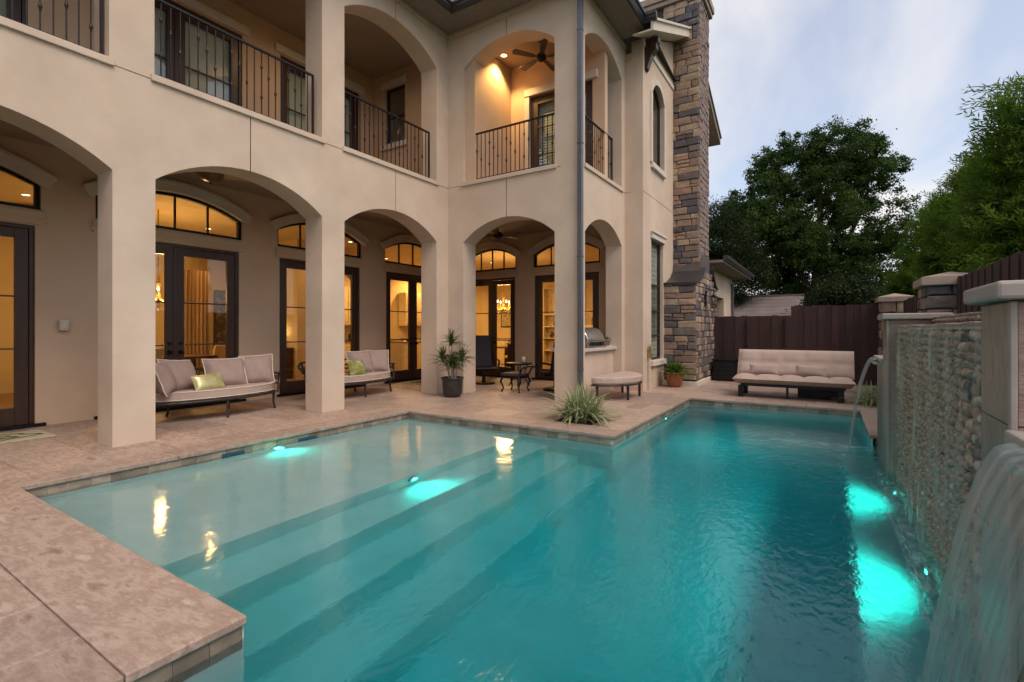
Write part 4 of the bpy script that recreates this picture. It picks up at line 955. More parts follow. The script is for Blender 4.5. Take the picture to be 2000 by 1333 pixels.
b = MB(); puffy(b, -1.60, .42, 0, 1, 0, 0, 5, 1, .20, lambda x, v, n: (x, 10.52+.80*v, .36+n-.03*v)); b.build('seat', FABRIC, fu, smooth=True)
b = MB(); lean = .30; puffy(b, -1.60, .42, 0, 1, 0, 0, 5, 2, .17, lambda x, v, n: (x, 11.22+lean*v-n*.95, .38+.52*v+n*.3)); b.build('backrest', FABRIC, fu, smooth=True)
b = MB(); b.box(-1.45, .27, 10.62, 11.3, .22, .265); b.build('frame', BLACK, fu)
for (x, y) in ((-1.45, 10.66), (.2, 10.66), (-1.45, 11.3), (.2, 11.3)): MB().box(x-.045, x+.045, y-.04, y+.04, 0, .23).build('leg', BLACK, fu, bevel=.004)
MB().box(-.67, -.63, 10.7, 10.74, 0, .23).build('leg', BLACK, fu)
bx = MB(); bx.box(-.5, .25, 11.15, 11.55, 0.01, .17); bx.build('storage_box', BLACK, fu)
pillow('left beige lumbar pillow on the futon sofa', 'pillow', FABRIC, (-1.08, 10.97, .53), .52, .21, .16, R(-90), R(22), 0, None, 'lumbar pillows on the futon', .003)
pillow('right beige lumbar pillow on the futon sofa', 'pillow', FABRIC, (-.28, 10.97, .53), .52, .21, .16, R(-90), R(22), R(-3), None, 'lumbar pillows on the futon', .003)

# outdoor kitchen counter, grill, pots
ko = thing('kitchen_counter', 'stucco outdoor kitchen counter with pale stone top', 'counter', (-4.2, 9.3, 0))
MB().box(-4.47, -3.92, 8.50, 10.36, 0, .89).build('cabinet', STUCCO, ko, bevel=.01); MB().box(-4.53, -3.84, 8.46, 10.38, .892, .955).build('top', COUNTERT, ko, bevel=.008)
dd = MB(); dd.box(-4.44, -4.1, 8.475, 8.498, .1, .62); dd.build('cabinet_door', STUCCO_WARM, ko, bevel=.006); MB().tube([(-4.25, 8.46, .70), (-4.14, 8.46, .70)], .012).build('handle', BRONZE, ko)
dd = MB(); dd.box(-4.44, -4.0, 8.477, 8.497, .64, .84); dd.build('drawer', STUCCO_WARM, ko, bevel=.006)
gl_ = thing('gas_grill', 'stainless steel grill with rounded hood on the counter', 'grill', (-4.2, 9.25, .955))
T = lambda y, z: None
prof = [(.0, 0)]
h = MB(); P_ = [(-.27, 0)]+[(-.27*math.cos(a), .08+.30*math.sin(a)) for a in [math.pi*i/12 for i in range(13)]]+[(.27, 0)]
h.prism(P_, lambda x, z: (-4.18+x, 8.85, .985+z), lambda x, z: (-4.18+x, 9.70, .985+z)); h.build('hood', STEEL, gl_, bevel=.03, seg=3)
MB().box(-4.46, -3.88, 8.82, 9.73, .956, .99).build('base', STEEL, gl_, bevel=.005)
gr_ = MB()
for i in range(9): gr_.box(-3.905, -3.897, 8.95+i*.08, 8.98+i*.08, 1.0, 1.07); 
gr_.build('vent', BLACK, gl_); hb = MB(); hb.tube([(-3.87, 8.95, 1.12), (-3.87, 9.6, 1.12)], .014); hb.tube([(-3.87, 9.0, 1.12), (-3.95, 9.0, 1.12)], .01); hb.tube([(-3.87, 9.55, 1.12), (-3.95, 9.55, 1.12)], .01); hb.build('handle', STEEL, gl_)

# blades of grass like leaves
def blades(name, parent, m, P, D, L, Wd, droop, seg=6, fold=.25, attr=True, **pr):
    n = len(P); D = D/np.linalg.norm(D, axis=1, keepdims=True); side = np.cross(D, [0, 0, 1.0]); side += 1e-4; side /= np.linalg.norm(side, axis=1, keepdims=True)
    nrm = np.cross(side, D); V = np.zeros((n, seg+1, 3, 3))
    for k in range(seg+1):
        s = k/seg; c_ = P+D*(L*s)[:, None]; c_[:, 2] -= droop*L*s*s*1.0; c_ += np.stack([D[:, 0], D[:, 1], 0*D[:, 0]], 1)*(droop*L*s*s*.15)[:, None]
        w_ = Wd*(.55+.45*math.sin(min(1, s*2.2)*math.pi/2))*(1-s**2.2)+.0006
        V[:, k, 0] = c_-side*(w_/2)[:, None]; V[:, k, 1] = c_-nrm*(w_*fold)[:, None]; V[:, k, 2] = c_+side*(w_/2)[:, None]
    idx = np.arange(n*(seg+1)*3).reshape(n, seg+1, 3); F = []
    for k in range(seg):
        for j in (0, 1): F.append(np.stack([idx[:, k, j], idx[:, k, j+1], idx[:, k+1, j+1], idx[:, k+1, j]], 1))
    F = np.concatenate(F); me = fast_mesh(name, V.reshape(-1, 3), F, m)
    if attr:
        a = me.attributes.new('edge', 'FLOAT', 'POINT'); e_ = np.tile(np.array([.85, 0, .85]), n*(seg+1)); a.data.foreach_set('value', e_.astype(np.float32))
    return link(name, me, parent, **pr)
def fast_mesh(name, V, F, m, smooth=False):
    me = bpy.data.meshes.new(name); n = len(F); k = F.shape[1]
    me.vertices.add(len(V)); me.vertices.foreach_set('co', np.ascontiguousarray(V, dtype=np.float32).ravel())
    me.loops.add(n*k); me.loops.foreach_set('vertex_index', F.astype(np.int32).ravel()); me.polygons.add(n)
    me.polygons.foreach_set('loop_start', np.arange(0, n*k, k, dtype=np.int32)); me.polygons.foreach_set('loop_total', np.full(n, k, dtype=np.int32))
    me.update(calc_edges=True); me.materials.append(m); return me
def dirs(n, el0, el1, az=None):
    a = rng.uniform(0, 2*math.pi, n) if az is None else az; e = rng.uniform(R(el0), R(el1), n)
    return np.stack([np.cos(a)*np.cos(e), np.sin(a)*np.cos(e), np.sin(e)], 1)
U = rng.uniform
# potted yucca
yp = thing('potted_yucca', 'tall yucca in a black glazed pot at the inner corner', 'potted plant', (-6.25, 7.55, 0))
px_, py_ = -6.22, 7.55
MB().lathe([(.001, 0), (.15, 0), (.185, .06), (.20, .30), (.205, .345), (.225, .36), (.225, .385), (.19, .385), (.18, .34), (.001, .34)], (px_, py_, 0), 28).build('pot', BLACKPOT, yp, smooth=True)
MB().lathe([(.001, .345), (.185, .345)], (px_, py_, 0), 16).build('soil', SOIL, yp)
heads = [(-.02, .0, 1.12, .34), (.16, .10, .80, .36), (-.13, -.12, .78, .34), (.10, -.14, .70, .32), (-.05, .12, .66, .30)]
for (dx, dy, hz, _) in heads: MB().tube([(px_+dx*.25, py_+dy*.25, .33), (px_+dx*.5, py_+dy*.6, (.34+hz)/2), (px_+dx, py_+dy, hz)], [.02, .016, .013], 7).build('stem', CLAY, yp)
for (dx, dy, hz, L0) in heads:
    n = 105; blades('foliage', yp, LEAF_YUC, np.tile([px_+dx, py_+dy, hz-.03], (n, 1))+np.stack([U(-.01, .01, n), U(-.01, .01, n), U(-.09, .05, n)], 1), dirs(n, -8, 88), U(.7, 1.25, n)*L0, U(.014, .022, n), U(.15, .55, n), kind='stuff')
# spider plant in its square bed
sp = thing('spider_plant', 'cream striped spider plant in the square bed at the pool corner', 'plant', (-3.05, 6.65, 0))
n = 340; cx, cyy = -3.05, 6.66
blades('foliage', sp, LEAF_SPI, np.stack([cx+rng.normal(0, .085, n), cyy+rng.normal(0, .085, n), np.full(n, -.01)], 1), dirs(n, 30, 88), U(.50, .98, n), U(.022, .038, n), U(.25, .8, n), seg=8, kind='stuff')
sp2 = thing('spider_plant', 'striped spider plant tucked between the futon and the far water spout', 'plant', (.62, 10.75, 0)); n = 170
blades('foliage', sp2, LEAF_SPI, np.stack([.62+rng.normal(0, .07, n), 10.75+rng.normal(0, .07, n), np.full(n, 0.0)], 1), dirs(n, 22, 88), U(.4, .8, n), U(.016, .026, n), U(.3, .8, n), seg=7, kind='stuff')
# terracotta pot at the chimney
tp_ = thing('potted_agave', 'leafy green plant in a terracotta pot at the foot of the chimney', 'potted plant', (-2.98, 11.62, 0))
MB().lathe([(.001, 0), (.13, 0), (.165, .08), (.19, .24), (.195, .30), (.205, .30), (.205, .335), (.175, .335), (.17, .29), (.001, .29)], (-2.98, 11.62, 0), 28).build('pot', TERRA, tp_, smooth=True)
n = 180; blades('foliage', tp_, LEAF_AGA, np.stack([-2.98+rng.normal(0, .04, n), 11.62+rng.normal(0, .04, n), np.full(n, .29)], 1), dirs(n, 8, 86), U(.32, .56, n), U(.022, .038, n), U(.15, .6, n), kind='stuff')
# small pots on the counter
cp = thing('potted_succulent', 'small pale clay pot with a spiky plant on the counter', 'potted plant', (-4.0, 10.05, .955))
MB().lathe([(.001, .02), (.055, .02), (.075, .13), (.08, .13), (.08, .15), (.065, .15), (.06, .12), (.001, .12)], (-4.0, 10.05, .957), 20).build('pot', CLAY, cp, smooth=True); MB().lathe([(.001, 0), (.095, 0), (.095, .018), (.001, .018)], (-4.0, 10.05, .957), 20).build('saucer', TRIM, cp)
n = 40; blades('foliage', cp, LEAF_AGA, np.tile([-4.0, 10.05, 1.08], (n, 1)), dirs(n, 20, 88), U(.10, .19, n), U(.012, .02, n), U(.1, .5, n), kind='stuff')
tag(MB().lathe([(.001, 0), (.045, 0), (.05, .15), (.042, .15), (.001, .14)], (-4.12, 9.86, .957), 16).build('cup', DOORW, smooth=True), 'small brown wooden cup behind the clay pot on the counter', 'cup')

# swivel recliners, side tables, candle
def recliner(x, y, rz, label):
    o = thing('swivel_recliner', label, 'chair', (x, y, 0), 'dark sling swivel recliners'); c_, s_ = math.cos(rz), math.sin(rz)
    T = lambda a, b_, z: (x+a*c_-b_*s_, y+a*s_+b_*c_, z)          # a = forward, b = left
    k = MB(); k.lathe([(.001, 0), (.27, 0), (.28, .02), (.26, .04), (.05, .05), (.04, .26), (.001, .26)], (x, y, 0), 24); k.build('base', BLACK, o)
    st_ = MB(); st_.box(-.26, .30, -.27, .27, .37, .40, T); st_.build('seat', SLING, o, bevel=.02)
    bk = MB(); bk.prism([(-.24, .40), (-.20, .40), (-.33, .95), (-.40, 1.17), (-.46, 1.17), (-.37, .92)], lambda a, z: T(a, -.27, z), lambda a, z: T(a, .27, z)); bk.build('backrest', SLING, o, bevel=.02)
    fr2 = MB()
    for b_ in (-.29, .29):
        fr2.tube([T(.32, b_, .30), T(.30, b_, .38), T(-.25, b_, .40), T(-.38, b_, .92), T(-.46, b_, 1.18)], .02, 8); fr2.tube([T(.24, b_, .37), T(.25, b_*1.12, .56), T(-.05, b_*1.15, .60), T(-.30, b_*1.05, .58)], .022, 8)
    fr2.bar(T(0, -.29, .34), T(0, .29, .34), .05); fr2.build('frame', BLACK, o)
recliner(-7.05, 9.75, R(-40), 'dark sling recliner on a round swivel base facing the pool')
recliner(-4.98, 9.55, R(150), 'dark swivel recliner half hidden behind the counter end')
ft = thing('footstool', 'small dark footstool with curved cabriole legs', 'footstool', (-5.62, 8.92, 0))
MB().box(-5.86, -5.38, 8.70, 9.14, .34, .40).build('seat', SLING, ft, bevel=.02); r_ = MB(); r_.box(-5.84, -5.40, 8.72, 9.12, .29, .34); r_.build('apron', BLACK, ft, bevel=.006)
for sx_ in (-1, 1):
    for sy_ in (-1, 1): MB().tube([(-5.62+sx_*.2, 8.92+sy_*.18, .33), (-5.62+sx_*.235, 8.92+sy_*.21, .22), (-5.62+sx_*.19, 8.92+sy_*.17, .08), (-5.62+sx_*.225, 8.92+sy_*.20, .0)], [.024, .024, .015, .022], 7).build('leg', BLACK, ft)
sr = MB(); 
for sy_ in (-.2, .2): sr.tube([(-5.40, 8.92+sy_, .38), (-5.33, 8.92+sy_, .5), (-5.28, 8.92+sy_, .54), (-5.25, 8.92+sy_, .50)], .018, 7)
sr.tube([(-5.28, 8.72, .54), (-5.28, 9.12, .54)], .016, 7); sr.build('scroll', BLACK, ft)
tb_ = thing('side_table', 'low round dark metal side table behind the footstool', 'table', (-6.1, 9.85, 0))
MB().lathe([(.001, .50), (.30, .50), (.31, .51), (.31, .53), (.30, .54), (.001, .54)], (-6.1, 9.85, 0), 28).build('top', BLACK, tb_)
for i in range(4): a = i*math.pi/2+.4; MB().tube([(-6.1+.2*math.cos(a), 9.85+.2*math.sin(a), .51), (-6.1+.1*math.cos(a), 9.85+.1*math.sin(a), .25), (-6.1+.24*math.cos(a), 9.85+.24*math.sin(a), 0)], .014, 6).build('leg', BLACK, tb_)
tag(MB().lathe([(.001, 0), (.04, 0), (.045, .14), (.038, .14), (.001, .12)], (-5.98, 9.85, .541), 16).build('candle', TRIM, smooth=True), 'pale pillar candle on the round side table', 'candle')

# door mats
def mat_(x0, x1, y0, y1, label):
    m_ = thing('door_mat', label, 'mat', ((x0+x1)/2, (y0+y1)/2, 0), 'printed door mats'); MB().box(x0, x1, y0, y1, .002, .014).build('weave', MAT_M, m_, bevel=.004)
    s_ = MB(); xc, yc = (x0+x1)/2, (y0+y1)/2; hx, hy = (x1-x0)*.33, (y1-y0)*.40
    for k, (fx, fy, ph) in enumerate(((1, 1, 0), (.62, .62, .7), (.3, .4, 0))):
        ring = [(xc+hx*fx*math.cos(a)*(1+.14*math.cos(5*a+ph)), yc+hy*fy*math.sin(a)*(1+.14*math.cos(5*a+ph))) for a in [2*math.pi*i/48 for i in range(49)]]
        for p, q in zip(ring, ring[1:]): 
            d_ = Vector((q[0]-p[0], q[1]-p[1])).orthogonal().normalized()*.022
            s_.quad((p[0]-d_.x, p[1]-d_.y, .0165), (q[0]-d_.x, q[1]-d_.y, .0165), (q[0]+d_.x, q[1]+d_.y, .0165), (p[0]+d_.x, p[1]+d_.y, .0165))
    s_.build('print', MATGRN, m_)
mat_(-8.75, -8.05, .9, 2.12, 'cream door mat with a green floral print at the near door')
mat_(-8.85, -8.2, 8.75, 9.75, 'small green printed door mat at the kitchen door')

# small fittings
def one(name, mb_, m, label, cat, **k): return tag(mb_.build(name, m, **k), label, cat)
o = thing('wall_box', 'small cream plastic box on the wall right of the near door', 'wall box', (-9.05, 2.47, 1.38)); 
MB().box(-9.1, -9.02, 2.40, 2.52, 1.30, 1.46).build('cover', PLASTIC, o, bevel=.02, seg=3); MB().box(-9.02, -9.012, 2.425, 2.495, 1.33, 1.43).build('plate', PLASTIC, o, bevel=.004)
o = thing('gas_pipe', 'thin beige gas pipe with brass valve on the wall below the window', 'pipe', (-3.28, 10.72, 0))
MB().tube([(-3.28, 10.72, 0), (-3.28, 10.72, .78)], .02).build('pipe', PLASTIC, o); v = MB(); v.box(-3.32, -3.25, 10.69, 10.76, .70, .80); v.tube([(-3.28, 10.72, .8), (-3.28, 10.72, .95)], .03); v.tube([(-3.28, 10.65, .9), (-3.28, 10.79, .9)], .012); v.tube([(-3.28, 10.68, .98), (-3.24, 10.76, .98)], .01); v.build('valve', GOLDM, o)
o = thing('wall_sconce', 'black iron lantern sconce on the chimney side', 'sconce', (-2.55, 13.0, 2.0))
v = MB(); v.box(-2.585, -2.55, 12.92, 13.04, 1.9, 2.3); v.tube([(-2.56, 12.98, 2.2), (-2.48, 12.98, 2.32), (-2.38, 12.98, 2.28), (-2.38, 12.98, 2.2)], .012, 6); v.build('bracket', BLACK, o)
v = MB(); v.lathe([(.02, .22), (.09, .16), (.09, .15)], (-2.38, 12.98, 1.92+.05), 6); 
for i in range(6): a = i*math.pi/3; v.bar((-2.38+.085*math.cos(a), 12.98+.085*math.sin(a), 2.12), (-2.38+.06*math.cos(a), 12.98+.06*math.sin(a), 1.86), .014)
v.lathe([(.001, -.02), (.065, 0), (.065, .01)], (-2.38, 12.98, 1.86), 6); v.build('cage', BLACK, o)
MB().lathe([(.05, 0), (.075, .24)], (-2.38, 12.98, 1.87), 6).build('glass', GLASSD, o)
bn = thing('storage_bin', 'black slatted storage bin beside the chimney foot', 'bin', (-2.2, 13.72, 0))
MB().box(-2.5, -1.95, 13.5, 13.98, 0.02, .52).build('body', BLACK, bn, bevel=.015); MB().box(-2.53, -1.92, 13.47, 14.0, .525, .56).build('lid', BLACK, bn, bevel=.01)
for i in range(4): MB().box(-2.49, -1.96, 13.485, 13.499, .06+i*.11, .14+i*.11).build('slat', BLACK, bn)

# fans and ceiling light
def fan(x, y, zc, zm, label, ph=0.3):
    o = thing('ceiling_fan', label, 'ceiling fan', (x, y, zc)); m_ = MB(); m_.tube([(x, y, zc), (x, y, zm)], .015); m_.lathe([(.001, 0), (.06, -.01), (.07, -.04), (.001, -.06)], (x, y, zc), 16); m_.lathe([(.001, .07), (.07, .06), (.11, .01), (.10, -.05), (.04, -.09), (.001, -.09)], (x, y, zm-.05), 20); m_.build('motor', BLACK, o, smooth=True)
    for i in range(5):
        a = ph+i*2*math.pi/5; T = lambda r_, s_, z: (x+r_*math.cos(a)-s_*math.sin(a), y+r_*math.sin(a)+s_*math.cos(a), zm-.06+z+s_*.15)
        bl = MB(); bl.prism([(.12, -.02), (.2, -.05), (.6, -.075), (.63, 0), (.6, .075), (.2, .05), (.12, .02)], lambda r_, s_: T(r_, s_, 0), lambda r_, s_: T(r_, s_, .012)); bl.build('blade', WOODDK, o)
fan(-4.95, 8.85, 7.25, 6.95, 'dark five blade ceiling fan in the corner balcony')
fan(-6.6, 9.7, 3.86, 3.62, 'dark ceiling fan in the loggia above the recliner', .1)
o = thing('ceiling_light', 'bronze bowl ceiling light in the loggia behind the near arch', 'ceiling light', (-8.25, 4.02, 3.86))
MB().lathe([(.001, 0), (.10, 0), (.10, -.03), (.03, -.05), (.001, -.05)], (-8.25, 4.02, 3.858), 20).build('canopy', BRONZE, o); MB().lathe([(.20, -.06), (.19, -.10), (.13, -.17), (.05, -.20), (.001, -.205)], (-8.25, 4.02, 3.86), 24).build('bowl', plain('amber_bowl', (.12, .06, .03), .3), o, smooth=True); MB().tube([(-8.25, 4.02, 3.82), (-8.25, 4.02, 3.62)], .012).build('rod', BRONZE, o)
def lampdata(kind, name, loc, energy, col, size=.1, rot=None, cone=None, blend=.5):
    l = bpy.data.lights.new(name, kind); l.energy = energy; l.color = col; l.shadow_soft_size = size
    if kind == 'SPOT': l.spot_size = R(cone); l.spot_blend = blend
    o = bpy.data.objects.new(name, l); COL.objects.link(o); o.location = loc
    if rot: o.rotation_euler = Vector(rot).to_track_quat('-Z', 'Y').to_euler()
    return o
LK = 1.3
def downlight(x, y, z, label, energy, cone=None, col=(1, .585, .205), size=.06, group=None):
    o = thing('downlight', label, 'downlight', (x, y, z), group); MB().lathe([(.06, -.002), (.085, -.002), (.085, -.014), (.06, -.014)], (x, y, z), 20).build('ring', TRIM, o); MB().lathe([(.001, -.006), (.06, -.006)], (x, y, z), 16).build('lens', LAMP, o)
    if energy: lampdata('SPOT', 'downlight_lamp', (x, y, z-.06), energy*LK, col, size, (0, 0, -1), cone or 168, .6 if cone else .9)
downlight(-5.90, 8.90, 7.249, 'glowing recessed downlight in the corner balcony ceiling', 95, 115, (1, .62, .22))
downlight(-7.6, 5.85, 7.249, 'unseen recessed downlight in the balcony ceiling behind the upper pier', 30, None, (1, .60, .24))  # out of view, put in for the warm glow on the balcony walls
# ------------------------------------------------------------------ rooms behind the glass
IX = -14.2; IC = 3.72
rm = MB()
rm.box(IX-.1, IX, -1.5, 17, 0, IC); rm.box(IX, -3.6, 17, 17.1, 0, IC); rm.box(IX, BKX-.25, -1.6, -1.5, 0, IC); rm.box(-3.62, -3.58, BKY+.2, 17, 0, IC)
rm.box(IX, -11.9, 8.0, 8.15, 0, IC); rm.box(-12.05, -11.9, 8.15, 8.9, 0, IC); rm.box(-12.6, -12.45, 3.3, 3.6, 0, IC)
rm.build('interior_wall', WALLIN, house)
c = MB(); c.box(IX, BKX-.22, -1.5, 17, IC, IC+.05); c.box(BKX-.22, -3.6, BKY+.22, 17, IC, IC+.05); c.build('interior_ceiling', WALLIN, house)
c = MB(); c.box(IX, BKX-.22, -1.5, 17, -.05, .01); c.box(BKX-.22, -3.6, BKY+.22, 17, -.05, .01); c.build('interior_floor', WOODFL, house)
for (x, y0, y1) in ((-12.35, 6.9, 7.35),):
    pass
# columns and arch in the hall behind the third door pair
hc = MB(); hc.box(-12.3, -12.0, 8.9, 9.15, 0, IC); hc.box(-12.3, -12.0, 10.15, 10.4, 0, IC); hc.build('interior_column', WALLIN, house)
arch_wall(FA(-12.0), 9.15, 10.15, 2.2, IC, [(9.15, 10.15, 2.2, 2.5, 2.98)], .25).build('interior_arch', WALLIN, house)
def cabinet(name, x0, x1, y0, y1, z0, z1, nd, label, axis='x', m=CABIN, top=None):
    o = thing(name, label, 'cabinet', ((x0+x1)/2, (y0+y1)/2, z0)); MB().box(x0, x1, y0, y1, z0, z1).build('carcass', m, o)
    a0, a1 = (y0, y1) if axis == 'x' else (x0, x1); w_ = (a1-a0)/nd
    for i in range(nd):
        p, q = a0+w_*i+.012, a0+w_*(i+1)-.012; b = MB()
        for (u, v, zz, z_, d) in ((p, q, z0+.03, z1-.03, .018), (p+.07, q-.07, z0+.11, z1-.11, .028), (p+.1, q-.1, z0+.14, z1-.14, .02)):
            if axis == 'x': b.box(x1+.001, x1+d, u, v, zz, z_)
            else: b.box(u, v, y0-d, y0-.001, zz, z_)
        b.build('cabinet_door', m, o, bevel=.006)
        k = MB(); kz = z0+.12 if z0 > 1 else z1-.12
        k.sphere((x1+.045, q-.06, kz), .016, 8) if axis == 'x' else k.sphere((q-.06, y0-.045, kz), .016, 8); k.build('knob', BLACK, o)
    if top: MB().box(x0-.02, x1+.05, y0-.02, y1+.02, z1+.001, z1+.045).build('countertop', top, o, bevel=.006)
    return o
cabinet('upper_cabinet', -14.15, -13.8, 10.6, 13.0, 1.45, 2.75, 4, 'cream upper kitchen cabinets seen through the kitchen door')
cabinet('upper_cabinet', -14.15, -13.8, 13.9, 16.2, 1.45, 2.75, 4, 'cream upper kitchen cabinets deeper in the kitchen')
cabinet('base_cabinet', -14.15, -13.55, 10.6, 16.4, .02, .90, 9, 'cream base cabinets along the kitchen wall', top=GRANITE)
cabinet('kitchen_island', -11.9, -11.1, 11.0, 13.4, .02, .90, 4, 'cream kitchen island with dark granite top', top=GRANITE)
cabinet('kitchen_peninsula', -10.9, -9.9, 15.2, 15.8, .02, .90, 2, 'cream cabinet under the counter behind the loggia double door', axis='y', top=GRANITE)
tag(MB().lathe([(.001, 0), (.10, 0), (.16, .06), (.17, .09), (.15, .085), (.001, .03)], (-11.4, 11.5, .946), 20).build('fruit_bowl', TERRA, smooth=True), 'orange bowl on the kitchen island', 'bowl')
for i, (x, y, hh, rr_, mm_, nm) in enumerate(((-11.35, 12.3, .22, .06, DOORW, 'dark vase on the kitchen island'), (-11.5, 12.75, .14, .09, GOLDM, 'brassy jar at the far end of the kitchen island'))):
    tag(MB().lathe([(.001, 0), (rr_*.7, 0), (rr_, hh*.5), (rr_*.5, hh*.85), (rr_*.6, hh), (.001, hh*.9)], (x, y, .946), 16).build('vase', mm_, smooth=True), nm, 'vase')
# dining room: curtain, painting, chairs, table, chandelier
def curtain(x, y0, y1, z0, z1, m_, label, axis='y'):
    b = MB(); n = 60; vs = []
    for i in range(n+1):
        f_ = i/n; off = .045*math.sin(f_*n*.75)
        p = (x+off, y0+(y1-y0)*f_) if axis == 'y' else (y0+(y1-y0)*f_, x+off)
        vs += [(p[0], p[1], z0), (p[0], p[1], z1)]
    b.add(vs, [(2*i, 2*i+2, 2*i+3, 2*i+1) for i in range(n)]); tag(b.build('curtain', m_, smooth=True), label, 'curtain')
curtain(-12.9, 5.62, 6.25, .02, 2.75, CURTAIN, 'brown striped floor length curtain in the dining room')
curtain(1.55, -10.6, -9.75, .02, 2.7, SHEER, 'pale drape behind the near glass door', axis='x')
pt = thing('painting', 'dark framed painting on the dining room wall', 'painting', (-14.18, 7.35, 1.6)); MB().box(-14.2, -14.15, 7.0, 7.68, .80, 2.4).build('frame', WOODDK, pt, bevel=.01); MB().box(-14.16, -14.14, 7.06, 7.62, .86, 2.34).build('canvas', ART, pt)
def dchair(x, y, rz, label):
    o = thing('dining_chair', label, 'chair', (x, y, 0)); c_, s_ = math.cos(rz), math.sin(rz); T = lambda a, b_, z: (x+a*c_-b_*s_, y+a*s_+b_*c_, z)
    MB().box(-.23, .23, -.23, .23, .42, .50, T).build('seat', LINEN, o, bevel=.03)
    MB().prism([(-.24, .55), (-.19, .55), (-.27, .98), (-.32, .98)], lambda a, z: T(a, -.21, z), lambda a, z: T(a, .21, z)).build('backrest', LINEN, o, bevel=.02)
    for a in (-.2, .2):
        for b_ in (-.2, .2): MB().bar(T(a, b_, 0), T(a, b_, .43 if a > 0 else .6), .04).build('leg', WOODDK, o)
dchair(-11.35, 5.55, R(200), 'cream upholstered dining chair in front of the curtain'); dchair(-10.6, 4.0, R(180), 'dark legged dining chair behind the near double door'); dchair(-12.3, 4.2, R(0), 'cream dining chair on the far side of the dining table')
dt = thing('dining_table', 'dark wood dining table under the crystal chandelier', 'table', (-11.4, 4.5, 0)); MB().box(-11.9, -10.95, 3.6, 5.5, .72, .77).build('top', WOODDK, dt, bevel=.01)
for x in (-11.8, -11.05):
    for y in (3.7, 5.4): MB().box(x-.04, x+.04, y-.04, y+.04, 0, .72).build('leg', WOODDK, dt)
def chandelier(x, y, z, label, bulbs, en, r_=.32, zc=IC):
    o = thing('chandelier', label, 'chandelier', (x, y, z)); m_ = MB(); m_.tube([(x, y, z), (x, y, zc)], .012); m_.lathe([(.001, -.3), (.03, -.25), (.05, -.1), (.02, .05), (.04, .2), (.015, .35)], (x, y, z), 12); m_.build('stem', GOLDM, o)
    for i in range(bulbs):
        a = i*2*math.pi/bulbs+.4; ca, sa = math.cos(a), math.sin(a)
        MB().tube([(x, y, z-.1), (x+ca*r_*.5, y+sa*r_*.5, z-.2), (x+ca*r_, y+sa*r_, z-.08), (x+ca*r_, y+sa*r_, z)], .011, 6).build('arm', GOLDM, o)
        MB().lathe([(.001, 0), (.018, .02), (.022, .05), (.001, .10)], (x+ca*r_, y+sa*r_, z+.02), 8).build('bulb', LAMPB, o)
        cr = MB(); cr.sphere((x+ca*r_, y+sa*r_, z-.16), .022, 6, 1.6); cr.sphere((x+ca*r_*.6, y+sa*r_*.6, z-.3), .02, 6, 1.6); cr.build('crystal', GLASS, o)
    lampdata('POINT', 'chandelier_lamp', (x, y, z+.02), en*LK, (1, .585, .205), .25)
chandelier(-11.3, 4.52, 2.05, 'gilt crystal chandelier glowing behind the near double door', 8, 95)
chandelier(-8.9, 13.4, 2.15, 'glowing chandelier behind the left loggia door of the rear wall', 6, 95, .28)
G2 = 'recessed ceiling downlights indoors'
downlight(-12.4, 6.0, IC-.001, 'indoor ceiling downlight seen through the transom of the near double door', 60, group=G2)
downlight(-12.0, 2.74, IC-.001, 'indoor ceiling downlight seen through the leftmost transom', 55, group=G2)
downlight(-11.0, 9.0, IC-.001, 'indoor ceiling downlight in the hall behind the second daybed', 60, group=G2)
downlight(-12.6, 11.8, IC-.001, 'indoor ceiling downlight above the kitchen island', 230, group=G2)
downlight(-13.3, 14.6, IC-.001, 'indoor ceiling downlight deep in the kitchen', 220, group=G2)
downlight(-10.2, 14.6, IC-.001, 'indoor ceiling downlight in the breakfast room', 130, group=G2)
downlight(-6.6, 14.2, IC-.001, 'indoor ceiling downlight in the living room near the bookshelf', 210, group=G2)
# breakfast room and living room
bt = thing('breakfast_table', 'round dark breakfast table behind the left rear door', 'table', (-8.8, 13.4, 0)); MB().lathe([(.001, .72), (.55, .72), (.56, .76), (.001, .765)], (-8.8, 13.4, 0), 28).build('top', WOODDK, bt); MB().lathe([(.28, 0), (.25, .04), (.06, .1), (.05, .72)], (-8.8, 13.4, 0), 16).build('pedestal', WOODDK, bt)
dchair(-8.2, 12.9, R(140), 'dining chair at the round breakfast table')
tag(MB().lathe([(.001, 0), (.06, 0), (.025, .05), (.02, .3), (.09, .36), (.11, .5), (.001, .52)], (-7.45, 12.3, .9), 16).build('table_lamp', GOLDM, smooth=True), 'small lamp on the side counter behind the left rear door', 'lamp')
cabinet('sideboard', -7.9, -7.1, 12.1, 12.5, .02, .88, 2, 'low sideboard just inside the left rear door', axis='y', m=WOODDK, top=COUNTERT)
curtain(12.0, -7.5, -7.15, .02, 2.72, SHEER, 'sheer drape inside the left rear door', axis='x')
bs = thing('bookshelf', 'built in shelves with ornaments behind the right rear door', 'bookshelf', (-8.4, 16.8, 0)); MB().box(-9.2, -7.75, 16.94, 16.99, 0, 2.9).build('back_panel', CABIN, bs)
for x in (-9.2, -7.78): MB().box(x, x+.04, 16.6, 16.94, 0, 2.9).build('side_panel', CABIN, bs)
for z in (.5, .95, 1.4, 1.85, 2.86): MB().box(-9.16, -7.78, 16.6, 16.94, z, z+.04).build('shelf', CABIN, bs)
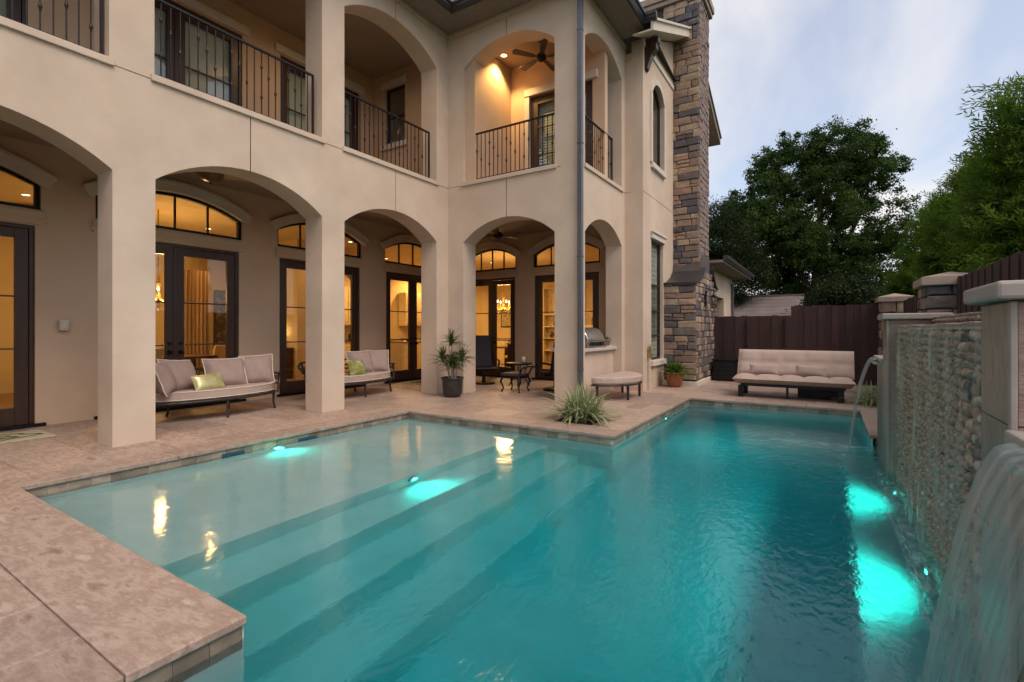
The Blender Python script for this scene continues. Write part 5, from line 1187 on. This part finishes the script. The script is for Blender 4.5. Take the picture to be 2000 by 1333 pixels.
for i, (x, z, m_) in enumerate(((-8.9, .99, WOODDK), (-8.6, .99, TERRA), (-8.3, .99, BLACK), (-8.75, 1.44, WOODDK), (-8.45, 1.44, GOLDM), (-8.7, .54, BLACK), (-8.2, .54, WOODDK))):
    tag(MB().lathe([(.001, 0), (.05, 0), (.085, .1), (.04, .2), (.05, .24), (.001, .22)], (x, 16.75, z), 12).build('ornament', m_, smooth=True), ('dark', 'rust red', 'black', 'tall dark', 'brassy', 'lower black', 'lower dark')[i]+' ornament on the shelves behind the right rear door', 'ornament')
og = thing('round_ornament', 'dark ring sculpture on the top shelf behind the right rear door', 'ornament', (-8.5, 16.75, 1.89)); v = MB(); v.tube([(-8.5+.16*math.cos(a), 16.75, 2.1+.16*math.sin(a)) for a in [2*math.pi*i/24 for i in range(25)]], .03, 8); v.tube([(-8.5, 16.75, 1.89), (-8.5, 16.75, 1.95)], .03); v.build('ring', BLACK, og)
fp = thing('fireplace', 'fireplace with wooden mantel and dark firebox in the living room', 'fireplace', (-6.6, 16.8, 0)); MB().box(-7.3, -5.6, 16.7, 16.99, 0, 1.35).build('surround', DOORW, fp); MB().box(-7.5, -5.4, 16.55, 16.99, 1.352, 1.47).build('mantel', TRIM, fp, bevel=.02); MB().box(-7.3, -5.6, 16.8, 16.99, 1.472, 1.75).build('chimney_breast', TERRA, fp)
for i, x in enumerate((-6.75, -6.55)): MB().sphere((x, 16.66, 1.12), .035, 10).build('knob', STEEL, fp)

# hall and living room pieces
def frame_art(x, y, z, w, h, axis, label, m_=ART):
    o = thing('painting', label, 'painting', (x, y, z))
    if axis == 'x': MB().box(x, x+.03, y-w/2, y+w/2, z-h/2, z+h/2).build('frame', WOODDK, o, bevel=.006); MB().box(x+.031, x+.036, y-w/2+.05, y+w/2-.05, z-h/2+.05, z+h/2-.05).build('canvas', m_, o)
    else: MB().box(x-w/2, x+w/2, y-.03, y, z-h/2, z+h/2).build('frame', WOODDK, o, bevel=.006); MB().box(x-w/2+.05, x+w/2-.05, y-.036, y-.031, z-h/2+.05, z+h/2-.05).build('canvas', m_, o)
ART2 = stone_like('landscape_canvas', [(.10, .12, .06), (.45, .36, .2), (.2, .12, .06)], rough=.6, scale=5, bump=0)
frame_art(-11.899, 8.55, 1.75, .45, .6, 'x', 'small framed picture on the hall wall behind the second daybed', ART2)
frame_art(-10.9, 16.999, 1.8, 1.0, .8, 'y', 'framed landscape on the breakfast room wall', ART2)
frame_art(-12.449, 3.45, 1.7, .22, .5, 'x', 'narrow framed picture on the dining room pier', ART)
cs = thing('console_table', 'dark console table against the dining room partition', 'table', (-12.6, 7.8, 0)); MB().box(-13.0, -12.0, 7.6, 7.98, .78, .83).build('top', WOODDK, cs, bevel=.006)
for x in (-12.95, -12.05): MB().box(x-.03, x+.03, 7.63, 7.95, 0, .78).build('leg', WOODDK, cs)
lp_ = thing('table_lamp', 'shaded table lamp on the dining room console', 'lamp', (-12.4, 7.8, .83)); MB().lathe([(.001, 0), (.07, 0), (.03, .05), (.06, .18), (.015, .34), (.001, .34)], (-12.4, 7.8, .832), 14).build('base', GOLDM, lp_, smooth=True); MB().lathe([(.16, .30), (.10, .55)], (-12.4, 7.8, .83), 20).build('lamp_shade', emit('lamp_shade_glow', (1, .68, .32), 3.0), lp_)
ac = thing('armchair', 'brown leather armchair in the living room behind the counter', 'chair', (-6.2, 14.3, 0)); MB().box(-6.6, -5.8, 13.9, 14.7, .1, .45).build('seat', TERRA, ac, bevel=.05); MB().box(-6.6, -5.8, 13.75, 13.9, .1, .95).build('backrest', TERRA, ac, bevel=.05)
for x in (-6.7, -5.75): MB().box(x, x+.1, 13.8, 14.7, .08, .65).build('arm', TERRA, ac, bevel=.03)
for (y0, y1) in ((10.6, 13.0),):
    for i in range(5):
        tag(MB().lathe([(.001, 0), (.05, 0), (.06, .1+.03*(i % 3)), (.035, .2+.03*(i % 3)), (.001, .2)], (-13.85, 10.9+i*.42, .946), 12).build('canister', (TERRA, BLACK, GOLDM, WOODDK, STEEL)[i], smooth=True), ('terracotta', 'black', 'brass', 'walnut', 'steel')[i]+' canister on the kitchen counter', 'canister')

# ------------------------------------------------------------------ pool lights
def pool_light(loc, nrm, label, energy, cone=150, blend=1.0, off=.06, fwd=1.1):
    o = thing('pool_light', label, 'pool light', loc, 'underwater pool lights'); n_ = Vector(nrm)
    b = MB(); r3 = n_.to_track_quat('Z', 'Y').to_matrix(); T = lambda x, y, z: tuple(Vector(loc)+r3 @ Vector((x, y, z)))
    b.lathe([(.045, -.01), (.075, -.01), (.075, .012), (.045, .012)], (0, 0, 0), 20, T); b.build('ring', STEEL, o)
    MB().lathe([(.001, .012), (.03, .011), (.045, .006)], (0, 0, 0), 16, T).build('lens', POOLLAMP, o)
    aim = n_*fwd+Vector((0, 0, -1))
    lampdata('SPOT', 'pool_lamp', tuple(Vector(loc)+n_*off), energy, (.03, 1, .80), .05, tuple(aim), cone, blend)
PL = 2.0
pool_light((-5.755, 3.59, -.235), (1, 0, 0), 'lit pool light in the shelf wall between the two inlets', 10*PL, fwd=2.6, cone=155)
pool_light((-3.60, 3.75, -.445), (1, 0, 0), 'lit pool light in the first step riser', 12*PL, fwd=1.6)
pool_light((FALLX-.045, 5.75, -.36), (-1, 0, 0), 'lit pool light under the far half of the mosaic wall', 25*PL, fwd=2.4)
pool_light((FALLX-.045, 4.05, -.36), (-1, 0, 0), 'lit pool light under the near half of the mosaic wall', 33*PL, fwd=2.4)
pool_light((-2.255, 8.2, -.25), (1, 0, 0), 'small lit pool light in the patio edge near the ottoman', 26*PL, fwd=1.8)

# ------------------------------------------------------------------ trees
def ray(px, py):
    dx, dy = (px-1000)/965, (643-py)/965; s_, c_ = math.sin(R(32.6)), math.cos(R(32.6)); return Vector((-s_+dx*c_, c_+dx*s_, dy))
def atY(px, py, Y): r_ = ray(px, py); return Vector((0, 0, 1.33))+r_*(Y/r_.y)
def lobes(spec, Y, squash=.95):
    out = []
    for (px, py, rp, dY) in spec:
        c_ = atY(px, py, Y+dY); d_ = (Y+dY)/ray(px, py).y; out.append((np.array(c_), rp/965*d_))
    return out
def cluster_leaves(lb, nclump, nleaf, clump_r, leaf, m, name, parent, asp=.5, inner=.25, seed=0, droop=0.0):
    g_ = np.random.default_rng(seed); C_ = []; tot = sum(r_**2 for _, r_ in lb)
    for c_, r_ in lb:
        k = max(4, int(nclump*r_**2/tot)); d_ = g_.normal(size=(k, 3)); d_ /= np.linalg.norm(d_, axis=1, keepdims=True)
        rad = r_*(1-g_.random(k)**1.8*(1-inner))*g_.uniform(.82, 1.12, k); C_.append(c_+d_*rad[:, None])
    C_ = np.concatenate(C_); n = len(C_)*nleaf; ctr = np.repeat(C_, nleaf, 0)+g_.normal(size=(n, 3))*clump_r*g_.uniform(.5, 1.2, (len(C_), 1)).repeat(nleaf, 0)*np.array([1, 1, .7])
    a = g_.normal(size=(n, 3)); a[:, 2] -= droop; a /= np.linalg.norm(a, axis=1, keepdims=True); b_ = np.cross(a, g_.normal(size=(n, 3))); b_ /= np.linalg.norm(b_, axis=1, keepdims=True)
    L = leaf*g_.uniform(.6, 1.25, n)[:, None]; w_ = L*asp*.5
    V = np.stack([ctr-a*L*.5, ctr+b_*w_, ctr+a*L*.5, ctr-b_*w_], 1).reshape(-1, 3); F = np.arange(n*4).reshape(n, 4)
    return link(name, fast_mesh(name, V, F, m), parent, kind='stuff')
def trunk(pts, rads, parent, limbs=()):
    MB().tube(pts, rads, 10).build('trunk', BARK, parent, smooth=True)
    for l_ in limbs: MB().tube(l_, [.16, .10, .05, .02][:len(l_)], 7).build('limb', BARK, parent, smooth=True)
base = atY(1590, 640, 26); base.z = -.1
oak = thing('oak_tree', 'large dark oak with rounded crown behind the fence', 'tree', base)
ol = lobes([(1470, 405, 75, 0), (1545, 350, 75, .5), (1625, 345, 78, 0), (1695, 345, 66, .5), (1688, 430, 72, 0), (1600, 440, 95, -.5), (1510, 470, 85, 0), (1440, 470, 60, 0), (1690, 520, 68, 0), (1600, 540, 85, 1), (1540, 560, 60, .5), (1680, 590, 60, 1), (1560, 300, 42, 0), (1690, 290, 36, 0), (1622, 290, 38, 0), (1735, 470, 34, 0)], 26)
g0 = np.random.default_rng(5); sub_l = []
for c_, r_ in ol:
    for _ in range(13):
        d_ = g0.normal(size=3); d_ /= np.linalg.norm(d_); sub_l.append((c_+d_*r_*g0.uniform(.5, 1.0), r_*g0.uniform(.28, .48)))
cluster_leaves(sub_l, 2700, 105, .15, .10, LEAF_OAK, 'crown', oak, .6, .35, 3)
cz = lambda px, py: tuple(atY(px, py, 26))
trunk([tuple(base), cz(1592, 600), cz(1598, 520), cz(1602, 430), cz(1600, 350)], [.34, .27, .21, .13, .05], oak,
      [[cz(1592, 600), cz(1560, 520), cz(1510, 440), cz(1470, 380)], [cz(1596, 550), cz(1650, 480), cz(1690, 400), cz(1700, 330)], [cz(1598, 520), cz(1550, 440), cz(1545, 360)], [cz(1600, 480), cz(1640, 400), cz(1640, 320)], [cz(1594, 590), cz(1660, 540), cz(1710, 500)]])
b2 = atY(1420, 640, 23); b2.z = -.1; dk = thing('cedar_tree', 'dull olive tree between the garage roof and the oak', 'tree', b2)
cluster_leaves(lobes([(1415, 480, 55, 0), (1445, 510, 46, 0), (1470, 535, 34, -.3), (1410, 430, 35, 0), (1430, 560, 40, -.4), (1395, 530, 45, 0)], 23), 520, 62, .22, .12, LEAF_DK, 'crown', dk, .35, .4, 5, .4)
trunk([tuple(b2), tuple(atY(1420, 560, 23)), tuple(atY(1418, 450, 23))], [.2, .15, .04], dk)
for (px, py, Y, rp, sd_, lab) in ((1625, 612, 21, 40, 8, 'dark shrub rising above the brown fence'), (1655, 590, 20, 48, 9, 'dark shrub beside the far stone pillar, behind the fence'), (1500, 592, 30, 40, 10, 'dark shrub behind the shed roof')):
    p = atY(px, py, Y); s_ = thing('shrub', lab, 'shrub', (p.x, p.y, -.1)); cluster_leaves(lobes([(px, py, rp, 0), (px+30, py-8, rp*.8, .3), (px-30, py+6, rp*.8, .2)], Y), 160, 55, .2, .12, LEAF_DK, 'crown', s_, .5, .3, sd_)
    MB().tube([(p.x, p.y, -.1), (p.x, p.y, p.z)], [.06, .03], 7).build('trunk', BARK, s_)
# narrow leaved trees over the right hand fence: sprays of paired leaves
def spray_tree(label, lb, nsp, seed, leaf=.085, extra=(), base_xy=None):
    g_ = np.random.default_rng(seed); C_ = []; D_ = []; tot = sum(r_**2 for _, r_ in lb); cen = sum(c_*r_ for c_, r_ in lb)/sum(r_ for _, r_ in lb)
    for c_, r_ in lb:
        k = int(nsp*r_**2/tot); d_ = g_.normal(size=(k, 3)); d_ /= np.linalg.norm(d_, axis=1, keepdims=True)
        rad = r_*(1-g_.random(k)**2*.75)*g_.uniform(.8, 1.08, k); C_.append(c_+d_*rad[:, None]); e_ = d_*.9+g_.normal(size=(k, 3))*.45; e_[:, 2] += .35; D_.append(e_)
    C_ = np.concatenate(C_); D_ = np.concatenate(D_)
    extra = [(p+g_.normal(size=3)*.03, d_+g_.normal(size=3)*.07) for (p, d_) in extra for _ in range(4)]
    for (p, d_) in extra: C_ = np.vstack([C_, p]); D_ = np.vstack([D_, d_])
    D_ /= np.linalg.norm(D_, axis=1, keepdims=True); n = len(C_); m_ = 18; SL = g_.uniform(.22, .42, n); SL[n-len(extra):] = .62
    sd_ = np.cross(D_, g_.normal(size=(n, 3))); sd_ /= np.linalg.norm(sd_, axis=1, keepdims=True); up = np.cross(sd_, D_); V = []
    for j in range(m_):
        f_ = (j+.5)/m_; ang = j*2.4; p = C_+D_*(SL*f_)[:, None]; p[:, 2] -= SL*f_*f_*.05
        lat = sd_*math.cos(ang)+up*math.sin(ang)*.6; ld = D_*.75+lat*.8+g_.normal(size=(n, 3))*.12; ld /= np.linalg.norm(ld, axis=1, keepdims=True)
        wv = np.cross(ld, up+g_.normal(size=(n, 3))*.3); wv /= np.linalg.norm(wv, axis=1, keepdims=True); L = leaf*1.25*g_.uniform(.7, 1.2, n)[:, None]*(1.1-.4*f_); w_ = L*.09
        V.append(np.stack([p, p+ld*L*.45+wv*w_, p+ld*L, p+ld*L*.45-wv*w_], 1))
    V = np.concatenate(V).reshape(-1, 3); bx = base_xy or (cen[0], cen[1]); o = thing('podocarpus_tree', label, 'tree', (bx[0], bx[1], -.1), 'narrow leaved trees along the right fence')
    link('crown', fast_mesh('crown', V, np.arange(len(V)).reshape(-1, 4), LEAF_POD), o, kind='stuff')
    top = max(c_[2]+r_*.5 for c_, r_ in lb); MB().tube([(bx[0], bx[1], -.1), (bx[0], bx[1], 1.6), (float(cen[0]), float(cen[1]), float(top))], [.07, .06, .02], 8).build('trunk', BARK, o)
    st_ = MB()
    for i in range(0, n, 3): st_.bar(tuple(C_[i]), tuple(C_[i]+D_[i]*SL[i]), .006)
    st_.build('twigs', BARK, o, kind='stuff')
e1 = (np.array(atY(2010, 168, 8.3)), np.array([-.93, -.30, .03])); e2 = (np.array(atY(2000, 190, 8.5)), np.array([-.85, -.2, -.02]))
spray_tree('nearest bright green narrow leaved tree, at the right edge above the fence', lobes([(2012, 335, 70, 0), (1988, 425, 70, 0), (2055, 255, 92, 0), (2000, 470, 75, -.3), (2075, 400, 110, 0)], 9.2), 2300, 21, .10, [e1, e2])
spray_tree('middle green narrow leaved tree behind the near stone pillar', lobes([(1918, 402, 44, 0), (1885, 447, 46, 0), (1905, 475, 52, -.3), (1905, 356, 22, 0), (1858, 507, 40, 0), (1932, 340, 34, 0)], 12.0), 1900, 22, .10)
spray_tree('farthest green narrow leaved tree behind the fence between the stone pillars', lobes([(1828, 440, 30, 0), (1815, 495, 38, 0), (1800, 548, 40, 0), (1848, 410, 24, 0), (1775, 568, 22, 0), (1830, 555, 42, 0)], 15.5), 1500, 23, .11)
